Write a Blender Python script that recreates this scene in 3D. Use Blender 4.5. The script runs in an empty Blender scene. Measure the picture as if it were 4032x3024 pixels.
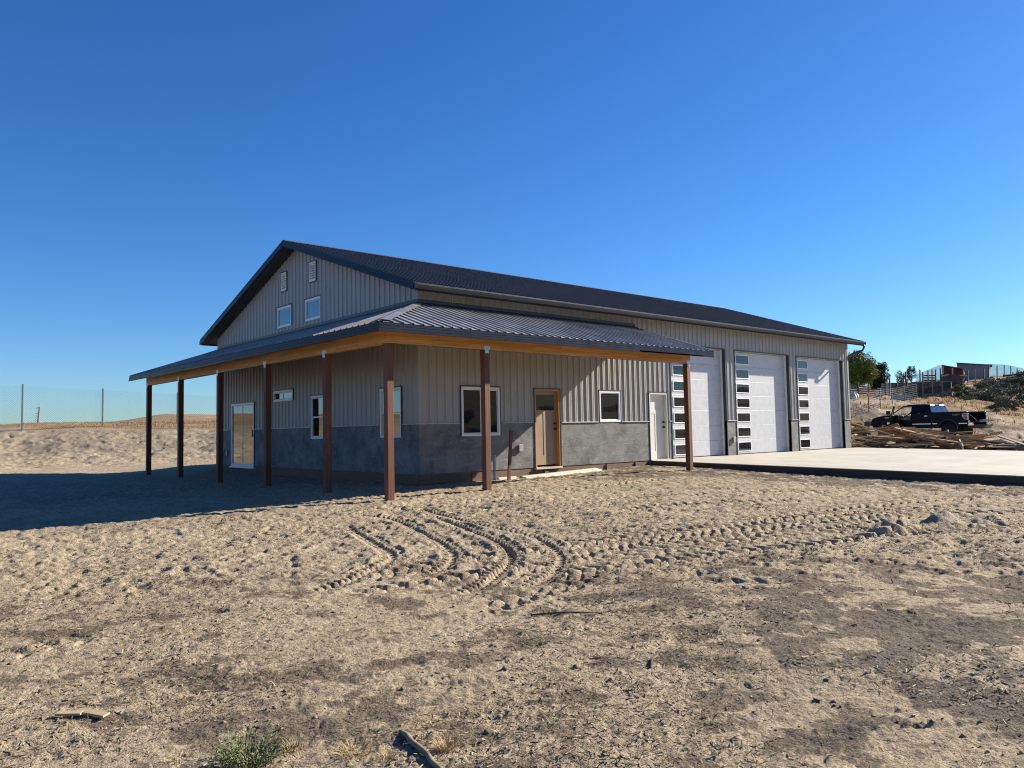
import bpy, math, random
import numpy as np
from mathutils import Vector, Matrix
random.seed(7); rng = np.random.default_rng(7)
SC = bpy.context.scene
COL = SC.collection
R = math.radians
# ---------------------------------------------------------------- camera
CP = dict(f=3081.51, cx=-10.2178, cy=-14.8701, cz=0.972, yaw=-0.7209, pitch=0.059, roll=-0.019)
CC = np.array([CP['cx'], CP['cy'], CP['cz']])
_cy, _sy = math.cos(CP['yaw']), math.sin(CP['yaw']); _cp, _sp = math.cos(CP['pitch']), math.sin(CP['pitch'])
_F = np.array([-_sy*_cp, _cy*_cp, _sp]); _R = np.array([_cy, _sy, 0.]); _U = np.cross(_R, _F)
_cr, _sr = math.cos(CP['roll']), math.sin(CP['roll'])
RV = _cr*_R + _sr*_U; UV = -_sr*_R + _cr*_U
cd = bpy.data.cameras.new('camera'); cam = bpy.data.objects.new('camera', cd); COL.objects.link(cam)
cd.sensor_width = 36; cd.lens = CP['f']/4032*36; cd.clip_start = 0.05; cd.clip_end = 3000
M4 = Matrix(((RV[0], UV[0], -_F[0], CC[0]), (RV[1], UV[1], -_F[1], CC[1]), (RV[2], UV[2], -_F[2], CC[2]), (0, 0, 0, 1)))
cam.matrix_world = M4
SC.camera = cam
def ray(x, y): return _F + RV*(x-2016)/CP['f'] + UV*(1512-y)/CP['f']
def pt(x, y, d): return CC + ray(x, y)*d          # a point of the real place seen at photo pixel x, y and depth d
# ---------------------------------------------------------------- world and sun
SUN = Vector((3.6, -1.0, 1.93)).normalized()
el = math.asin(SUN.z); az = math.atan2(SUN.x, SUN.y)
W = bpy.data.worlds.new('World'); SC.world = W; W.use_nodes = True
nt = W.node_tree; bg = nt.nodes['Background']
sky = nt.nodes.new('ShaderNodeTexSky'); sky.sky_type = 'NISHITA'; sky.sun_disc = False
sky.sun_elevation = el; sky.sun_rotation = az; sky.altitude = 400; sky.air_density = 1.0; sky.dust_density = 0.25; sky.ozone_density = 2.5
hs = nt.nodes.new('ShaderNodeHueSaturation'); hs.inputs['Saturation'].default_value = 1.25
nt.links.new(sky.outputs[0], hs.inputs['Color']); tn = nt.nodes.new('ShaderNodeMix'); tn.data_type = 'RGBA'; tn.blend_type = 'MULTIPLY'; tn.inputs[0].default_value = 1; nt.links.new(hs.outputs[0], tn.inputs[6]); tn.inputs[7].default_value = (.58, .83, 1.16, 1)
nt.links.new(tn.outputs[2], bg.inputs[0]); bg.inputs[1].default_value = 0.055
sl = bpy.data.lights.new('sun', 'SUN'); sl.energy = 5.0; sl.angle = R(0.5); sl.color = (1.0, 0.915, 0.775)
so = bpy.data.objects.new('sun', sl); COL.objects.link(so); so.rotation_euler = SUN.to_track_quat('Z', 'Y').to_euler()
SC.view_settings.view_transform = 'Standard'; SC.view_settings.look = 'None'; SC.view_settings.gamma = 1
SC.view_settings.exposure = 1.25
try: SC.render.engine = 'CYCLES'; SC.cycles.filter_width = 1.1
except Exception: pass
# ---------------------------------------------------------------- helpers
class MB:
    def __init__(s): s.v = []; s.f = []
    def poly(s, pts):
        n = len(s.v); s.v += [tuple(map(float, p)) for p in pts]; s.f.append(tuple(range(n, n+len(pts))))
    def hexa(s, b, t):          # bottom 4 points, top 4 points (same winding)
        n = len(s.v); s.v += [tuple(map(float, p)) for p in list(b)+list(t)]
        s.f += [(n+3, n+2, n+1, n), (n+4, n+5, n+6, n+7)] + [(n+i, n+(i+1) % 4, n+4+(i+1) % 4, n+4+i) for i in range(4)]
    def box(s, x0, x1, y0, y1, z0, z1):
        x0, x1 = sorted((x0, x1)); y0, y1 = sorted((y0, y1)); z0, z1 = sorted((z0, z1))
        s.hexa([(x0,y0,z0),(x1,y0,z0),(x1,y1,z0),(x0,y1,z0)], [(x0,y0,z1),(x1,y0,z1),(x1,y1,z1),(x0,y1,z1)])
    def bar(s, p0, p1, w, h, up=(0, 0, 1)):
        p0 = Vector(p0); p1 = Vector(p1); d = (p1-p0).normalized(); u = Vector(up)
        if abs(d.dot(u)) > .98: u = Vector((1, 0, 0))
        a = d.cross(u).normalized()*w/2; b = a.cross(d).normalized()*h/2
        s.hexa([p0-a-b, p0+a-b, p0+a+b, p0-a+b], [p1-a-b, p1+a-b, p1+a+b, p1-a+b])
    def tube(s, pts, r, n=8, caps=True):
        pts = [Vector(p) for p in pts]; rs = r if isinstance(r, (list, tuple)) else [r]*len(pts)
        base = len(s.v); prev = None
        for i, p in enumerate(pts):
            d = (pts[min(i+1, len(pts)-1)]-pts[max(i-1, 0)]).normalized()
            if prev is None:
                a = d.cross(Vector((0, 0, 1)))
                if a.length < 1e-3: a = Vector((1, 0, 0))
            else: a = prev - d*prev.dot(d)
            a.normalize(); prev = a; b = d.cross(a)
            for k in range(n):
                t = 2*math.pi*k/n; q = p + (a*math.cos(t)+b*math.sin(t))*rs[i]; s.v.append(tuple(q))
        for i in range(len(pts)-1):
            for k in range(n):
                k2 = (k+1) % n; s.f.append((base+i*n+k, base+i*n+k2, base+(i+1)*n+k2, base+(i+1)*n+k))
        if caps:
            s.f.append(tuple(base+k for k in range(n-1, -1, -1))); s.f.append(tuple(base+(len(pts)-1)*n+k for k in range(n)))
    def prism(s, pts, vec):     # extrude polygon of 3-D points along vec
        n = len(s.v); m = len(pts); vec = Vector(vec)
        s.v += [tuple(map(float, p)) for p in pts] + [tuple(Vector(p)+vec) for p in pts]
        s.f.append(tuple(range(m-1, -1, -1)) + ()); s.f[-1] = tuple(n+i for i in range(m-1, -1, -1))
        s.f.append(tuple(n+m+i for i in range(m)))
        s.f += [(n+i, n+(i+1) % m, n+m+(i+1) % m, n+m+i) for i in range(m)]
    def build(s, name, mat, parent=None, smooth=False, bevel=0, loc=None):
        me = bpy.data.meshes.new(name); me.from_pydata(s.v, [], s.f); me.materials.append(mat)
        if smooth: me.polygons.foreach_set('use_smooth', [True]*len(me.polygons))
        me.update()
        o = bpy.data.objects.new(name, me); COL.objects.link(o)
        if parent is not None: o.parent = parent
        if loc is not None: o.location = loc
        if bevel:
            b = o.modifiers.new('b', 'BEVEL'); b.width = bevel; b.segments = 2; b.limit_method = 'ANGLE'; b.angle_limit = R(40)
        return o
def build_split(mb, name, mat, parent, tol=.008, **k):     # every piece that touches nothing else becomes its own part
    n = len(mb.v); par = list(range(n))
    def find(i):
        while par[i] != i: par[i] = par[par[i]]; i = par[i]
        return i
    for f in mb.f:
        for q in f[1:]: par[find(q)] = find(f[0])
    comp = {}
    for i in range(n): comp.setdefault(find(i), []).append(i)
    bb = []
    for ids in comp.values(): a = np.array([mb.v[i] for i in ids]); bb.append([a.min(0)-tol/2, a.max(0)+tol/2, set(ids)])
    ch = True
    while ch:
        ch = False
        for i in range(len(bb)):
            for j in range(i+1, len(bb)):
                if (bb[i][0] <= bb[j][1]).all() and (bb[j][0] <= bb[i][1]).all():
                    bb[i] = [np.minimum(bb[i][0], bb[j][0]), np.maximum(bb[i][1], bb[j][1]), bb[i][2] | bb[j][2]]; bb.pop(j); ch = True; break
            if ch: break
    out = []
    for _, _, ids in bb:
        ids_ = sorted(ids); mp = {v: i for i, v in enumerate(ids_)}; q = MB(); q.v = [mb.v[i] for i in ids_]; q.f = [tuple(mp[i] for i in f) for f in mb.f if f[0] in ids]; o = q.build(name, mat, parent, **k); fix_normals(o); out.append(o)
    return out
def fix_normals(o):
    import bmesh
    bm = bmesh.new(); bm.from_mesh(o.data); bmesh.ops.recalc_face_normals(bm, faces=bm.faces); bm.to_mesh(o.data); bm.free()
def tag(o, label=None, cat=None, group=None, kind=None):
    for k, v in (('label', label), ('category', cat), ('group', group), ('kind', kind)):
        if v: o[k] = v
    return o
def thing(name, label, cat, loc=(0, 0, 0), rz=0, group=None):
    o = bpy.data.objects.new(name, None); COL.objects.link(o); o.location = loc; o.rotation_euler = (0, 0, rz); o.empty_display_size = .2
    return tag(o, label, cat, group)
def copy_tree(o, parent=None):
    c = o.copy(); COL.objects.link(c); c.parent = parent
    for ch in list(o.children): copy_tree(ch, c)
    return c
# ---- materials
class NT:
    def __init__(s, name):
        s.m = bpy.data.materials.new(name); s.m.use_nodes = True; s.t = s.m.node_tree; s.b = s.t.nodes['Principled BSDF']
        s.co = s.t.nodes.new('ShaderNodeTexCoord'); s.obj = s.co.outputs['Object']
    def n(s, t, **k):
        q = s.t.nodes.new(t)
        for a, v in k.items(): setattr(q, a, v)
        return q
    def l(s, a, b): s.t.links.new(a, b)
    def mapping(s, scale=(1, 1, 1), src=None):
        m = s.n('ShaderNodeMapping'); m.inputs['Scale'].default_value = scale; s.l(src or s.obj, m.inputs[0]); return m.outputs[0]
    def noise(s, scale, detail=4, rough=.55, src=None, dist=0):
        q = s.n('ShaderNodeTexNoise'); q.inputs['Scale'].default_value = scale; q.inputs['Detail'].default_value = detail
        q.inputs['Roughness'].default_value = rough; q.inputs['Distortion'].default_value = dist; s.l(src or s.obj, q.inputs[0]); return q.outputs[0]
    def ramp(s, fac, *stops):
        q = s.n('ShaderNodeValToRGB'); e = q.color_ramp.elements
        while len(e) < len(stops): e.new(.5)
        for i, (p, c) in enumerate(stops):
            e[i].position = p; e[i].color = (c, c, c, 1) if not isinstance(c, tuple) else (*c, 1)
        s.l(fac, q.inputs[0]); return q.outputs[0]
    def mix(s, fac, a, b, mode='MIX'):
        q = s.n('ShaderNodeMix', data_type='RGBA', blend_type=mode)
        for v, i in ((fac, 0), (a, 6), (b, 7)):
            if isinstance(v, (int, float)): q.inputs[i].default_value = v
            elif isinstance(v, tuple): q.inputs[i].default_value = (*v, 1)
            else: s.l(v, q.inputs[i])
        return q.outputs[2]
    def bump(s, h, strength=.5, dist=.01):
        q = s.n('ShaderNodeBump'); q.inputs['Strength'].default_value = strength; q.inputs['Distance'].default_value = dist
        s.l(h, q.inputs['Height']); s.l(q.outputs[0], s.b.inputs['Normal'])
    def set(s, **k):
        for a, v in k.items():
            i = s.b.inputs[a.replace('_', ' ')]
            if hasattr(v, 'node'): s.l(v, i)
            elif isinstance(v, tuple): i.default_value = (*v, 1)
            else: i.default_value = v
        return s.m
def painted(name, col, rough=.4, var=.12, metal=0, scale=3, spec=.5, bump=0, coat=0):
    t = NT(name); n1 = t.noise(scale, 6, .65); n2 = t.noise(scale*14, 3)
    c = t.mix(t.ramp(n1, (.3, 0.), (.7, 1.)), tuple(x*(1-var) for x in col), tuple(min(1, x*(1+var)) for x in col))
    c = t.mix(t.ramp(n2, (.55, 0.), (.8, .25)), c, tuple(x*(1-var*2) for x in col))
    if bump: t.bump(n2, .4, bump)
    rr = t.ramp(n1, (.2, max(0, rough-.06)), (.8, min(1, rough+.08)))
    return t.set(Base_Color=c, Roughness=rr, Metallic=metal, Specular_IOR_Level=spec, Coat_Weight=coat)
def wood(name, a, b, rough=.7, scale=(1, 1, 1), axis='z', bump=.004):
    t = NT(name); s = {'x': (1.2, 26, 26), 'y': (26, 1.2, 26), 'z': (26, 26, 1.2)}[axis]
    mp = t.mapping(s); n1 = t.noise(1.0, 5, .6, mp, .6); n2 = t.noise(1.6, 3)
    c = t.mix(t.ramp(n1, (.32, 0.), (.68, 1.)), a, b); c = t.mix(t.ramp(n2, (.45, 0.), (.75, .35)), c, tuple(x*.55 for x in a))
    t.bump(n1, .5, bump); return t.set(Base_Color=c, Roughness=rough)
def glulam(name, axis):
    t = NT(name); mp = t.mapping((1.0, 40, 30) if axis == 'x' else (40, 1.0, 30)); n1 = t.noise(1, 4, .6, mp, .4)
    sx = t.n('ShaderNodeSeparateXYZ'); t.l(t.obj, sx.inputs[0])
    cb = t.n('ShaderNodeCombineXYZ'); t.l(sx.outputs[0 if axis == 'x' else 1], cb.inputs[0]); t.l(sx.outputs[2], cb.inputs[1])
    br = t.n('ShaderNodeTexBrick'); t.l(cb.outputs[0], br.inputs['Vector']); br.offset = .37; br.offset_frequency = 1
    br.inputs['Scale'].default_value = 1; br.inputs['Brick Width'].default_value = .9; br.inputs['Row Height'].default_value = .036; br.inputs['Mortar Size'].default_value = .0012
    br.inputs['Color1'].default_value = (.66, .33, .075, 1); br.inputs['Color2'].default_value = (.50, .225, .045, 1); br.inputs['Mortar'].default_value = (.2, .08, .02, 1)
    c = t.mix(t.ramp(n1, (.35, 0.), (.7, .45)), br.outputs[0], (.24, .09, .022)); t.bump(n1, .3, .003)
    return t.set(Base_Color=c, Roughness=.55)
SIDING = painted('siding_paint', (.335, .322, .298), .42, .07, 0, 1.2, .5)
TRIM = painted('trim_paint', (.035, .042, .055), .38, .15)
FASC = painted('fascia_paint', (.022, .032, .050), .3, .12, 0, 3, .08)
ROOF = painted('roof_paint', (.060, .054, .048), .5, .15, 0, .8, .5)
GUTT = painted('gutter_paint', (.036, .038, .042), .33, .1)
SILVER = painted('flashing_film', (.52, .51, .49), .30, .2, .75, 6, .5, .01)
VINYL = painted('white_vinyl', (.74, .74, .72), .35, .04)
BRK = painted('galvanised', (.5, .52, .54), .4, .25, .7, 40)
POSTM = wood('stained_post', (.085, .024, .009), (.175, .056, .021), .65)
BEAMX = glulam('glulam_x', 'x'); BEAMY = glulam('glulam_y', 'y')
SKIRT = wood('treated_skirt', (.10, .055, .035), (.20, .115, .072), .8, axis='x')
JAMBW = wood('stained_jamb', (.42, .19, .05), (.52, .26, .08), .55)
BLACKM = painted('black_hardware', (.012, .012, .012), .35)
def mk_glass(name, col=(.012, .014, .016), ior=1.5):
    t = NT(name); n = t.noise(1.3, 2); t.bump(n, .06, .01); return t.set(Base_Color=col, Roughness=.02, IOR=ior)
GLASS = mk_glass('window_glass'); GLASSB = mk_glass('reflective_glass', (.012, .014, .016), 2.7)
def mk_wains():
    t = NT('trowelled_concrete'); n1 = t.noise(1.9, 8, .7, None, .3); n2 = t.noise(8, 6, .65, t.mapping((1, 1, 2.2)), .8); n3 = t.noise(30, 3)
    sx = t.n('ShaderNodeSeparateXYZ'); t.l(t.obj, sx.inputs[0]); ad = t.n('ShaderNodeMath', operation='ADD'); t.l(sx.outputs[0], ad.inputs[0]); t.l(sx.outputs[1], ad.inputs[1])
    cb = t.n('ShaderNodeCombineXYZ'); t.l(ad.outputs[0], cb.inputs[0]); t.l(sx.outputs[2], cb.inputs[1])
    ds = t.n('ShaderNodeVectorMath', operation='MULTIPLY_ADD'); nn = t.n('ShaderNodeTexNoise'); nn.inputs['Scale'].default_value = 3; t.l(t.obj, nn.inputs[0])
    t.l(nn.outputs[1], ds.inputs[0]); ds.inputs[1].default_value = (.6, .16, 0); t.l(cb.outputs[0], ds.inputs[2])
    br = t.n('ShaderNodeTexBrick'); t.l(ds.outputs[0], br.inputs['Vector']); br.inputs['Scale'].default_value = 1; br.inputs['Brick Width'].default_value = .62; br.inputs['Row Height'].default_value = .30; br.inputs['Mortar Size'].default_value = .012
    br.inputs['Mortar Smooth'].default_value = 1
    br.inputs['Color1'].default_value = (1, 1, 1, 1); br.inputs['Color2'].default_value = (.84, .84, .84, 1); br.inputs['Mortar'].default_value = (1.0, 1.0, 1.0, 1)
    c = t.mix(t.ramp(n1, (.35, 0.), (.65, 1.)), (.10, .10, .097), (.235, .23, .218)); c = t.mix(1., c, br.outputs[0], 'MULTIPLY')
    c = t.mix(t.ramp(t.noise(3.2, 7, .7, t.mapping((1, 1, 2.4)), .6), (.54, 0.), (.66, .55)), c, (.29, .285, .275)); c = t.mix(t.ramp(t.noise(4, 5, .6), (.62, 0.), (.75, .4)), c, (.30, .275, .15))
    h = t.n('ShaderNodeMath', operation='ADD'); t.l(n2, h.inputs[0]); bm_ = t.n('ShaderNodeMath', operation='MULTIPLY'); t.l(br.outputs[1], bm_.inputs[0]); bm_.inputs[1].default_value = .3; t.l(bm_.outputs[0], h.inputs[1]); h2 = t.n('ShaderNodeMath', operation='MULTIPLY_ADD'); t.l(n3, h2.inputs[0]); h2.inputs[1].default_value = .3; t.l(h.outputs[0], h2.inputs[2])
    t.bump(h2.outputs[0], .6, .010); return t.set(Base_Color=c, Roughness=.85)
WAINS = mk_wains()
def mk_slab():
    t = NT('new_concrete'); n1 = t.noise(.5, 7, .65); n2 = t.noise(1, 4, .6, t.mapping((.25, 3, 1))); n3 = t.noise(60, 3)
    c = t.mix(t.ramp(n1, (.3, 0.), (.7, 1.)), (.34, .31, .25), (.43, .40, .35)); c = t.mix(t.ramp(n2, (.55, 0.), (.72, .5)), c, (.25, .23, .195))
    sx = t.n('ShaderNodeSeparateXYZ'); t.l(t.obj, sx.inputs[0]); last = None
    for ax, per in ((0, 4.45), (1, 4.7)):
        a = t.n('ShaderNodeMath', operation='PINGPONG'); t.l(sx.outputs[ax], a.inputs[0]); a.inputs[1].default_value = per/2; b = t.n('ShaderNodeMath', operation='LESS_THAN'); t.l(a.outputs[0], b.inputs[0]); b.inputs[1].default_value = .012; c = t.mix(b.outputs[0], c, (.16, .145, .12))
    n4 = t.noise(1.1, 8, .75); c = t.mix(t.ramp(n4, (.5, 0.), (.68, .6)), c, (.30, .25, .18))
    t.bump(n3, .3, .003); return t.set(Base_Color=c, Roughness=.8)
SLABM = mk_slab()
# ---------------------------------------------------------------- terrain heights
CTRL = [(-2.2,-2.2,-.32),(-2.2,.2,-.27),(-2.2,3.2,-.28),(-2.2,6.2,-.28),(-2.2,12.4,-.26),(.16,-2.2,-.29),(7.16,-2.2,-.19),(2.2,-.2,-.24),(5,-.4,-.19),(7.9,-.3,-.14),
 (8.2,-5,-.27),(8.2,-10,-.36),(8.2,-14,-.42),(-5,-1.5,-.38),(-8.3,-1.5,-.41),(-14,-3,-.4),(-6,15,-.12),(0,15,-.1),(6,17,-.05),(-10,-15,-.55),(-5,-8,-.45),(0,-8,-.40),(3,-13,-.44),(-14,-12,-.55),(-10,-20,-.6),(-2,-20,-.5),
 (-14,22,.0),(4,6,-.25),(12,6,-.2),(18,6,-.15),(14,-5,-.3),(21.8,.3,-.1),(21.8,-6,-.15),(22,-12,-.2),(16,-12,-.35),(24,0,-.06),(24,-5,-.08),(-30,-10,-.4),(-25,10,-.2)]
for x, y, d in [(200,1789,40),(500,1786,40),(800,1783,40),(60,1770,43),(200,1732,44.5),(500,1728,44.5),(800,1724,44.5),(60,1693,47),(300,1690,47.5),(600,1686,48),(900,1684,48),(-300,1700,47),(-900,1710,47),(0,1682,60),(600,1672,64),(900,1668,70),
 (150,1684,150),(150,1684,300),(0,1684,300),(300,1683,140),(420,1668,130),(560,1645,128),(650,1632,130),(740,1636,130),(860,1644,130),(1000,1650,130),(650,1640,180),(1300,1650,140),(-400,1684,200),
 (3400,1716,47),(3660,1740,43),(3890,1735,43),(3340,1700,50),(3600,1690,52),(3900,1715,49),(4032,1712,50),(4200,1715,50),(3422,1622,57),(3467,1602,60),(3510,1590,63),(3562,1578,66),(3360,1640,56),(3700,1640,56),(3850,1640,57),(4032,1640,58),(4250,1630,60),
 (3700,1590,64),(3850,1588,64),(4000,1598,63),(3700,1568,70),(3600,1564,70),(3470,1563,74),(3360,1568,74),(3360,1545,92),(3480,1536,95),(3640,1512,92),(3860,1552,72),(3860,1525,78),(3800,1512,86),(3960,1530,78),(4032,1520,78),(3900,1493,92),(3990,1489,94),(4100,1480,94),(3750,1500,95),
 (3360,1530,130),(3700,1500,130),(4032,1490,130),(3700,1530,250),(3300,1540,250),(2800,1560,130),(2400,1600,130),(2900,1640,60),(4300,1480,120)]:
    CTRL.append(tuple(pt(x, y, d)))
CTRL += [(160,-92,10.5),(112,-98,6.0),(128,-128,14.5),(60,-150,14),(165,-62,9.5),(185,0,9),(0,-170,12),(70,-70,3),(35,-70,1),(0,-60,0),(60,-35,1.5),(-60,-60,0),(-110,80,6),(-60,60,1.5),(-150,20,6),(-120,-60,4),(-70,0,.3),(-50,35,.5),(45,-22,.3),(-40,130,5),
 (350,0,9),(0,350,8),(-350,0,8),(0,-350,12),(250,250,12),(-250,250,8),(250,-250,12),(-250,-250,8)]
CTRL = np.array(CTRL)
def warp(x, y):
    dx, dy = x-CC[0], y-CC[1]; r = np.hypot(dx, dy)+1e-6; g = np.log1p(r/6.0)*6.0
    return np.stack([dx/r*g, dy/r*g], -1)
def _phi(d): return np.where(d > 1e-9, d*d*np.log(d+1e-12), 0)
_P = warp(CTRL[:, 0], CTRL[:, 1]); _n = len(_P)
_D = np.linalg.norm(_P[:, None]-_P[None], axis=-1)
_A = np.zeros((_n+3, _n+3)); _A[:_n, :_n] = _phi(_D)+np.eye(_n)*.02; _A[:_n, _n] = 1; _A[:_n, _n+1:] = _P; _A[_n, :_n] = 1; _A[_n+1:, :_n] = _P.T
_w = np.linalg.solve(_A, np.concatenate([CTRL[:, 2], [0, 0, 0]]))
def base_z(x, y):
    x = np.atleast_1d(np.asarray(x, float)); y = np.atleast_1d(np.asarray(y, float)); q = warp(x, y); out = np.full(len(x), _w[_n])+q@_w[_n+1:]
    for i in range(_n): out += _w[i]*_phi(np.hypot(q[:, 0]-_P[i, 0], q[:, 1]-_P[i, 1]))
    return out
def gz(x, y): return float(base_z(x, y)[0])
# numpy noise
def hsh(ix, iy, s):
    h = (ix.astype(np.int64)*374761393 + iy.astype(np.int64)*668265263 + s*1442695041) & 0xffffffff
    h = ((h ^ (h >> 13))*1274126177) & 0xffffffff; h = (h ^ (h >> 16)) & 0xffffffff
    return h/4294967295.0
def vnoise(x, y, s):
    ix = np.floor(x); iy = np.floor(y); fx = x-ix; fy = y-iy; fx = fx*fx*(3-2*fx); fy = fy*fy*(3-2*fy)
    a = hsh(ix, iy, s); b = hsh(ix+1, iy, s); c = hsh(ix, iy+1, s); d = hsh(ix+1, iy+1, s)
    return (a*(1-fx)+b*fx)*(1-fy)+(c*(1-fx)+d*fx)*fy
def fbm(x, y, s, o=4, g=.5):
    t = 0; a = 1; n = 0
    for i in range(o): t = t+a*vnoise(x*2**i+i*17.3, y*2**i-i*9.1, s+i); n += a; a *= g
    return t/n
def worley(x, y, s):
    ix = np.floor(x); iy = np.floor(y); best = np.full(x.shape, 9.); idv = np.zeros(x.shape)
    for a in (-1, 0, 1):
        for b in (-1, 0, 1):
            cx = ix+a; cy = iy+b; d = np.hypot(cx+hsh(cx, cy, s)-x, cy+hsh(cx, cy, s+5)-y); m = d < best
            best = np.where(m, d, best); idv = np.where(m, hsh(cx, cy, s+9), idv)
    return best, idv
def sstep(a, b, x): t = np.clip((x-a)/(b-a), 0, 1); return t*t*(3-2*t)
TRACKS = [[(-4.3,-4.4),(-4.47,-4.74),(-5.0,-6.35),(-5.24,-7.09),(-5.5,-7.42),(-5.89,-7.68),(-6.31,-8.0),(-6.8,-8.25)],
 [(-3.6,-3.6),(-3.51,-4.56),(-4.12,-6.16),(-4.47,-7.05),(-4.86,-7.77),(-5.28,-8.14),(-5.8,-8.45)],
 [(-2.2,-2.9),(-2.79,-4.27),(-3.51,-6.39),(-3.79,-7.22),(-4.18,-7.93),(-4.62,-8.43),(-5.08,-8.77),(-5.63,-9.19),(-6.1,-9.4)],
 [(-2.3,-3.4),(-2.65,-4.07),(-2.97,-5.68),(-3.13,-6.72),(-3.2,-7.24),(-3.57,-7.97),(-4.03,-8.62),(-4.56,-9.08),(-4.92,-9.32),(-5.4,-9.55)],
 [(-6.22,-8.09),(-5.69,-7.96),(-5.31,-7.97),(-4.89,-7.97),(-4.53,-8.06),(-3.97,-8.18),(-3.28,-8.21),(-2.69,-8.28),(-1.85,-8.35),(-.78,-8.59),(1,-9.0),(4,-10.2),(8,-13)],
 [(-5.4,-9.5),(-4.81,-9.44),(-4.31,-9.48),(-3.38,-9.74),(-2.74,-9.9),(-1.9,-10.17),(-1.28,-10.41),(-.62,-10.5),(.24,-11.03),(1.46,-11.54),(3,-12.5),(5,-14.5)],
 [(-1.8,-9.6),(-.01,-9.78),(.73,-9.76),(1.33,-9.8),(1.85,-10.03),(2.43,-10.25),(3.13,-10.95),(5,-12.4),(7,-14.5)],
 [(-1.79,-3.52),(-.61,-3.4),(.73,-3.26),(2.11,-3.24),(4.5,-3.5)],[(-4.0,-9.1),(-2.0,-9.25),(0,-9.3),(2,-9.6)],
 [(-14,1.5),(-9,3.2),(-5,4.0),(-1.6,4.5)],[(-7,18),(-2,19.5),(3,20)],
 [(-9.6,-8.6),(-9.1,-8.4),(-8.5,-8.35)],[(-4.2,-10.6),(-3.9,-11.2)],
 [(-3.9,-9.35),(-2.8,-9.3),(-1.6,-9.55),(-.6,-9.95),(.6,-10.35),(2,-10.9)],[(-3.4,-8.75),(-2.4,-8.8),(-1,-8.95),(1,-9.3),(3.5,-10.2)],
 [(-6.3,-9.9),(-5.7,-9.75),(-5.1,-9.75),(-4.5,-9.9)],[(.2,-5.4),(1.6,-5.7),(3.2,-6.4),(4.6,-7.6)],[(-.6,-6.4),(1.2,-6.9),(2.8,-8.0)],[(-4.2,-8.75),(-3,-8.5),(-1.2,-8.65),(1,-8.5),(4,-9.2),(7.5,-11)],[(-6.6,-8.6),(-5.5,-8.7),(-4.2,-8.9)],[(-13,5),(-9,5.6),(-6,7.5),(-4,9.5)]]
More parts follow.
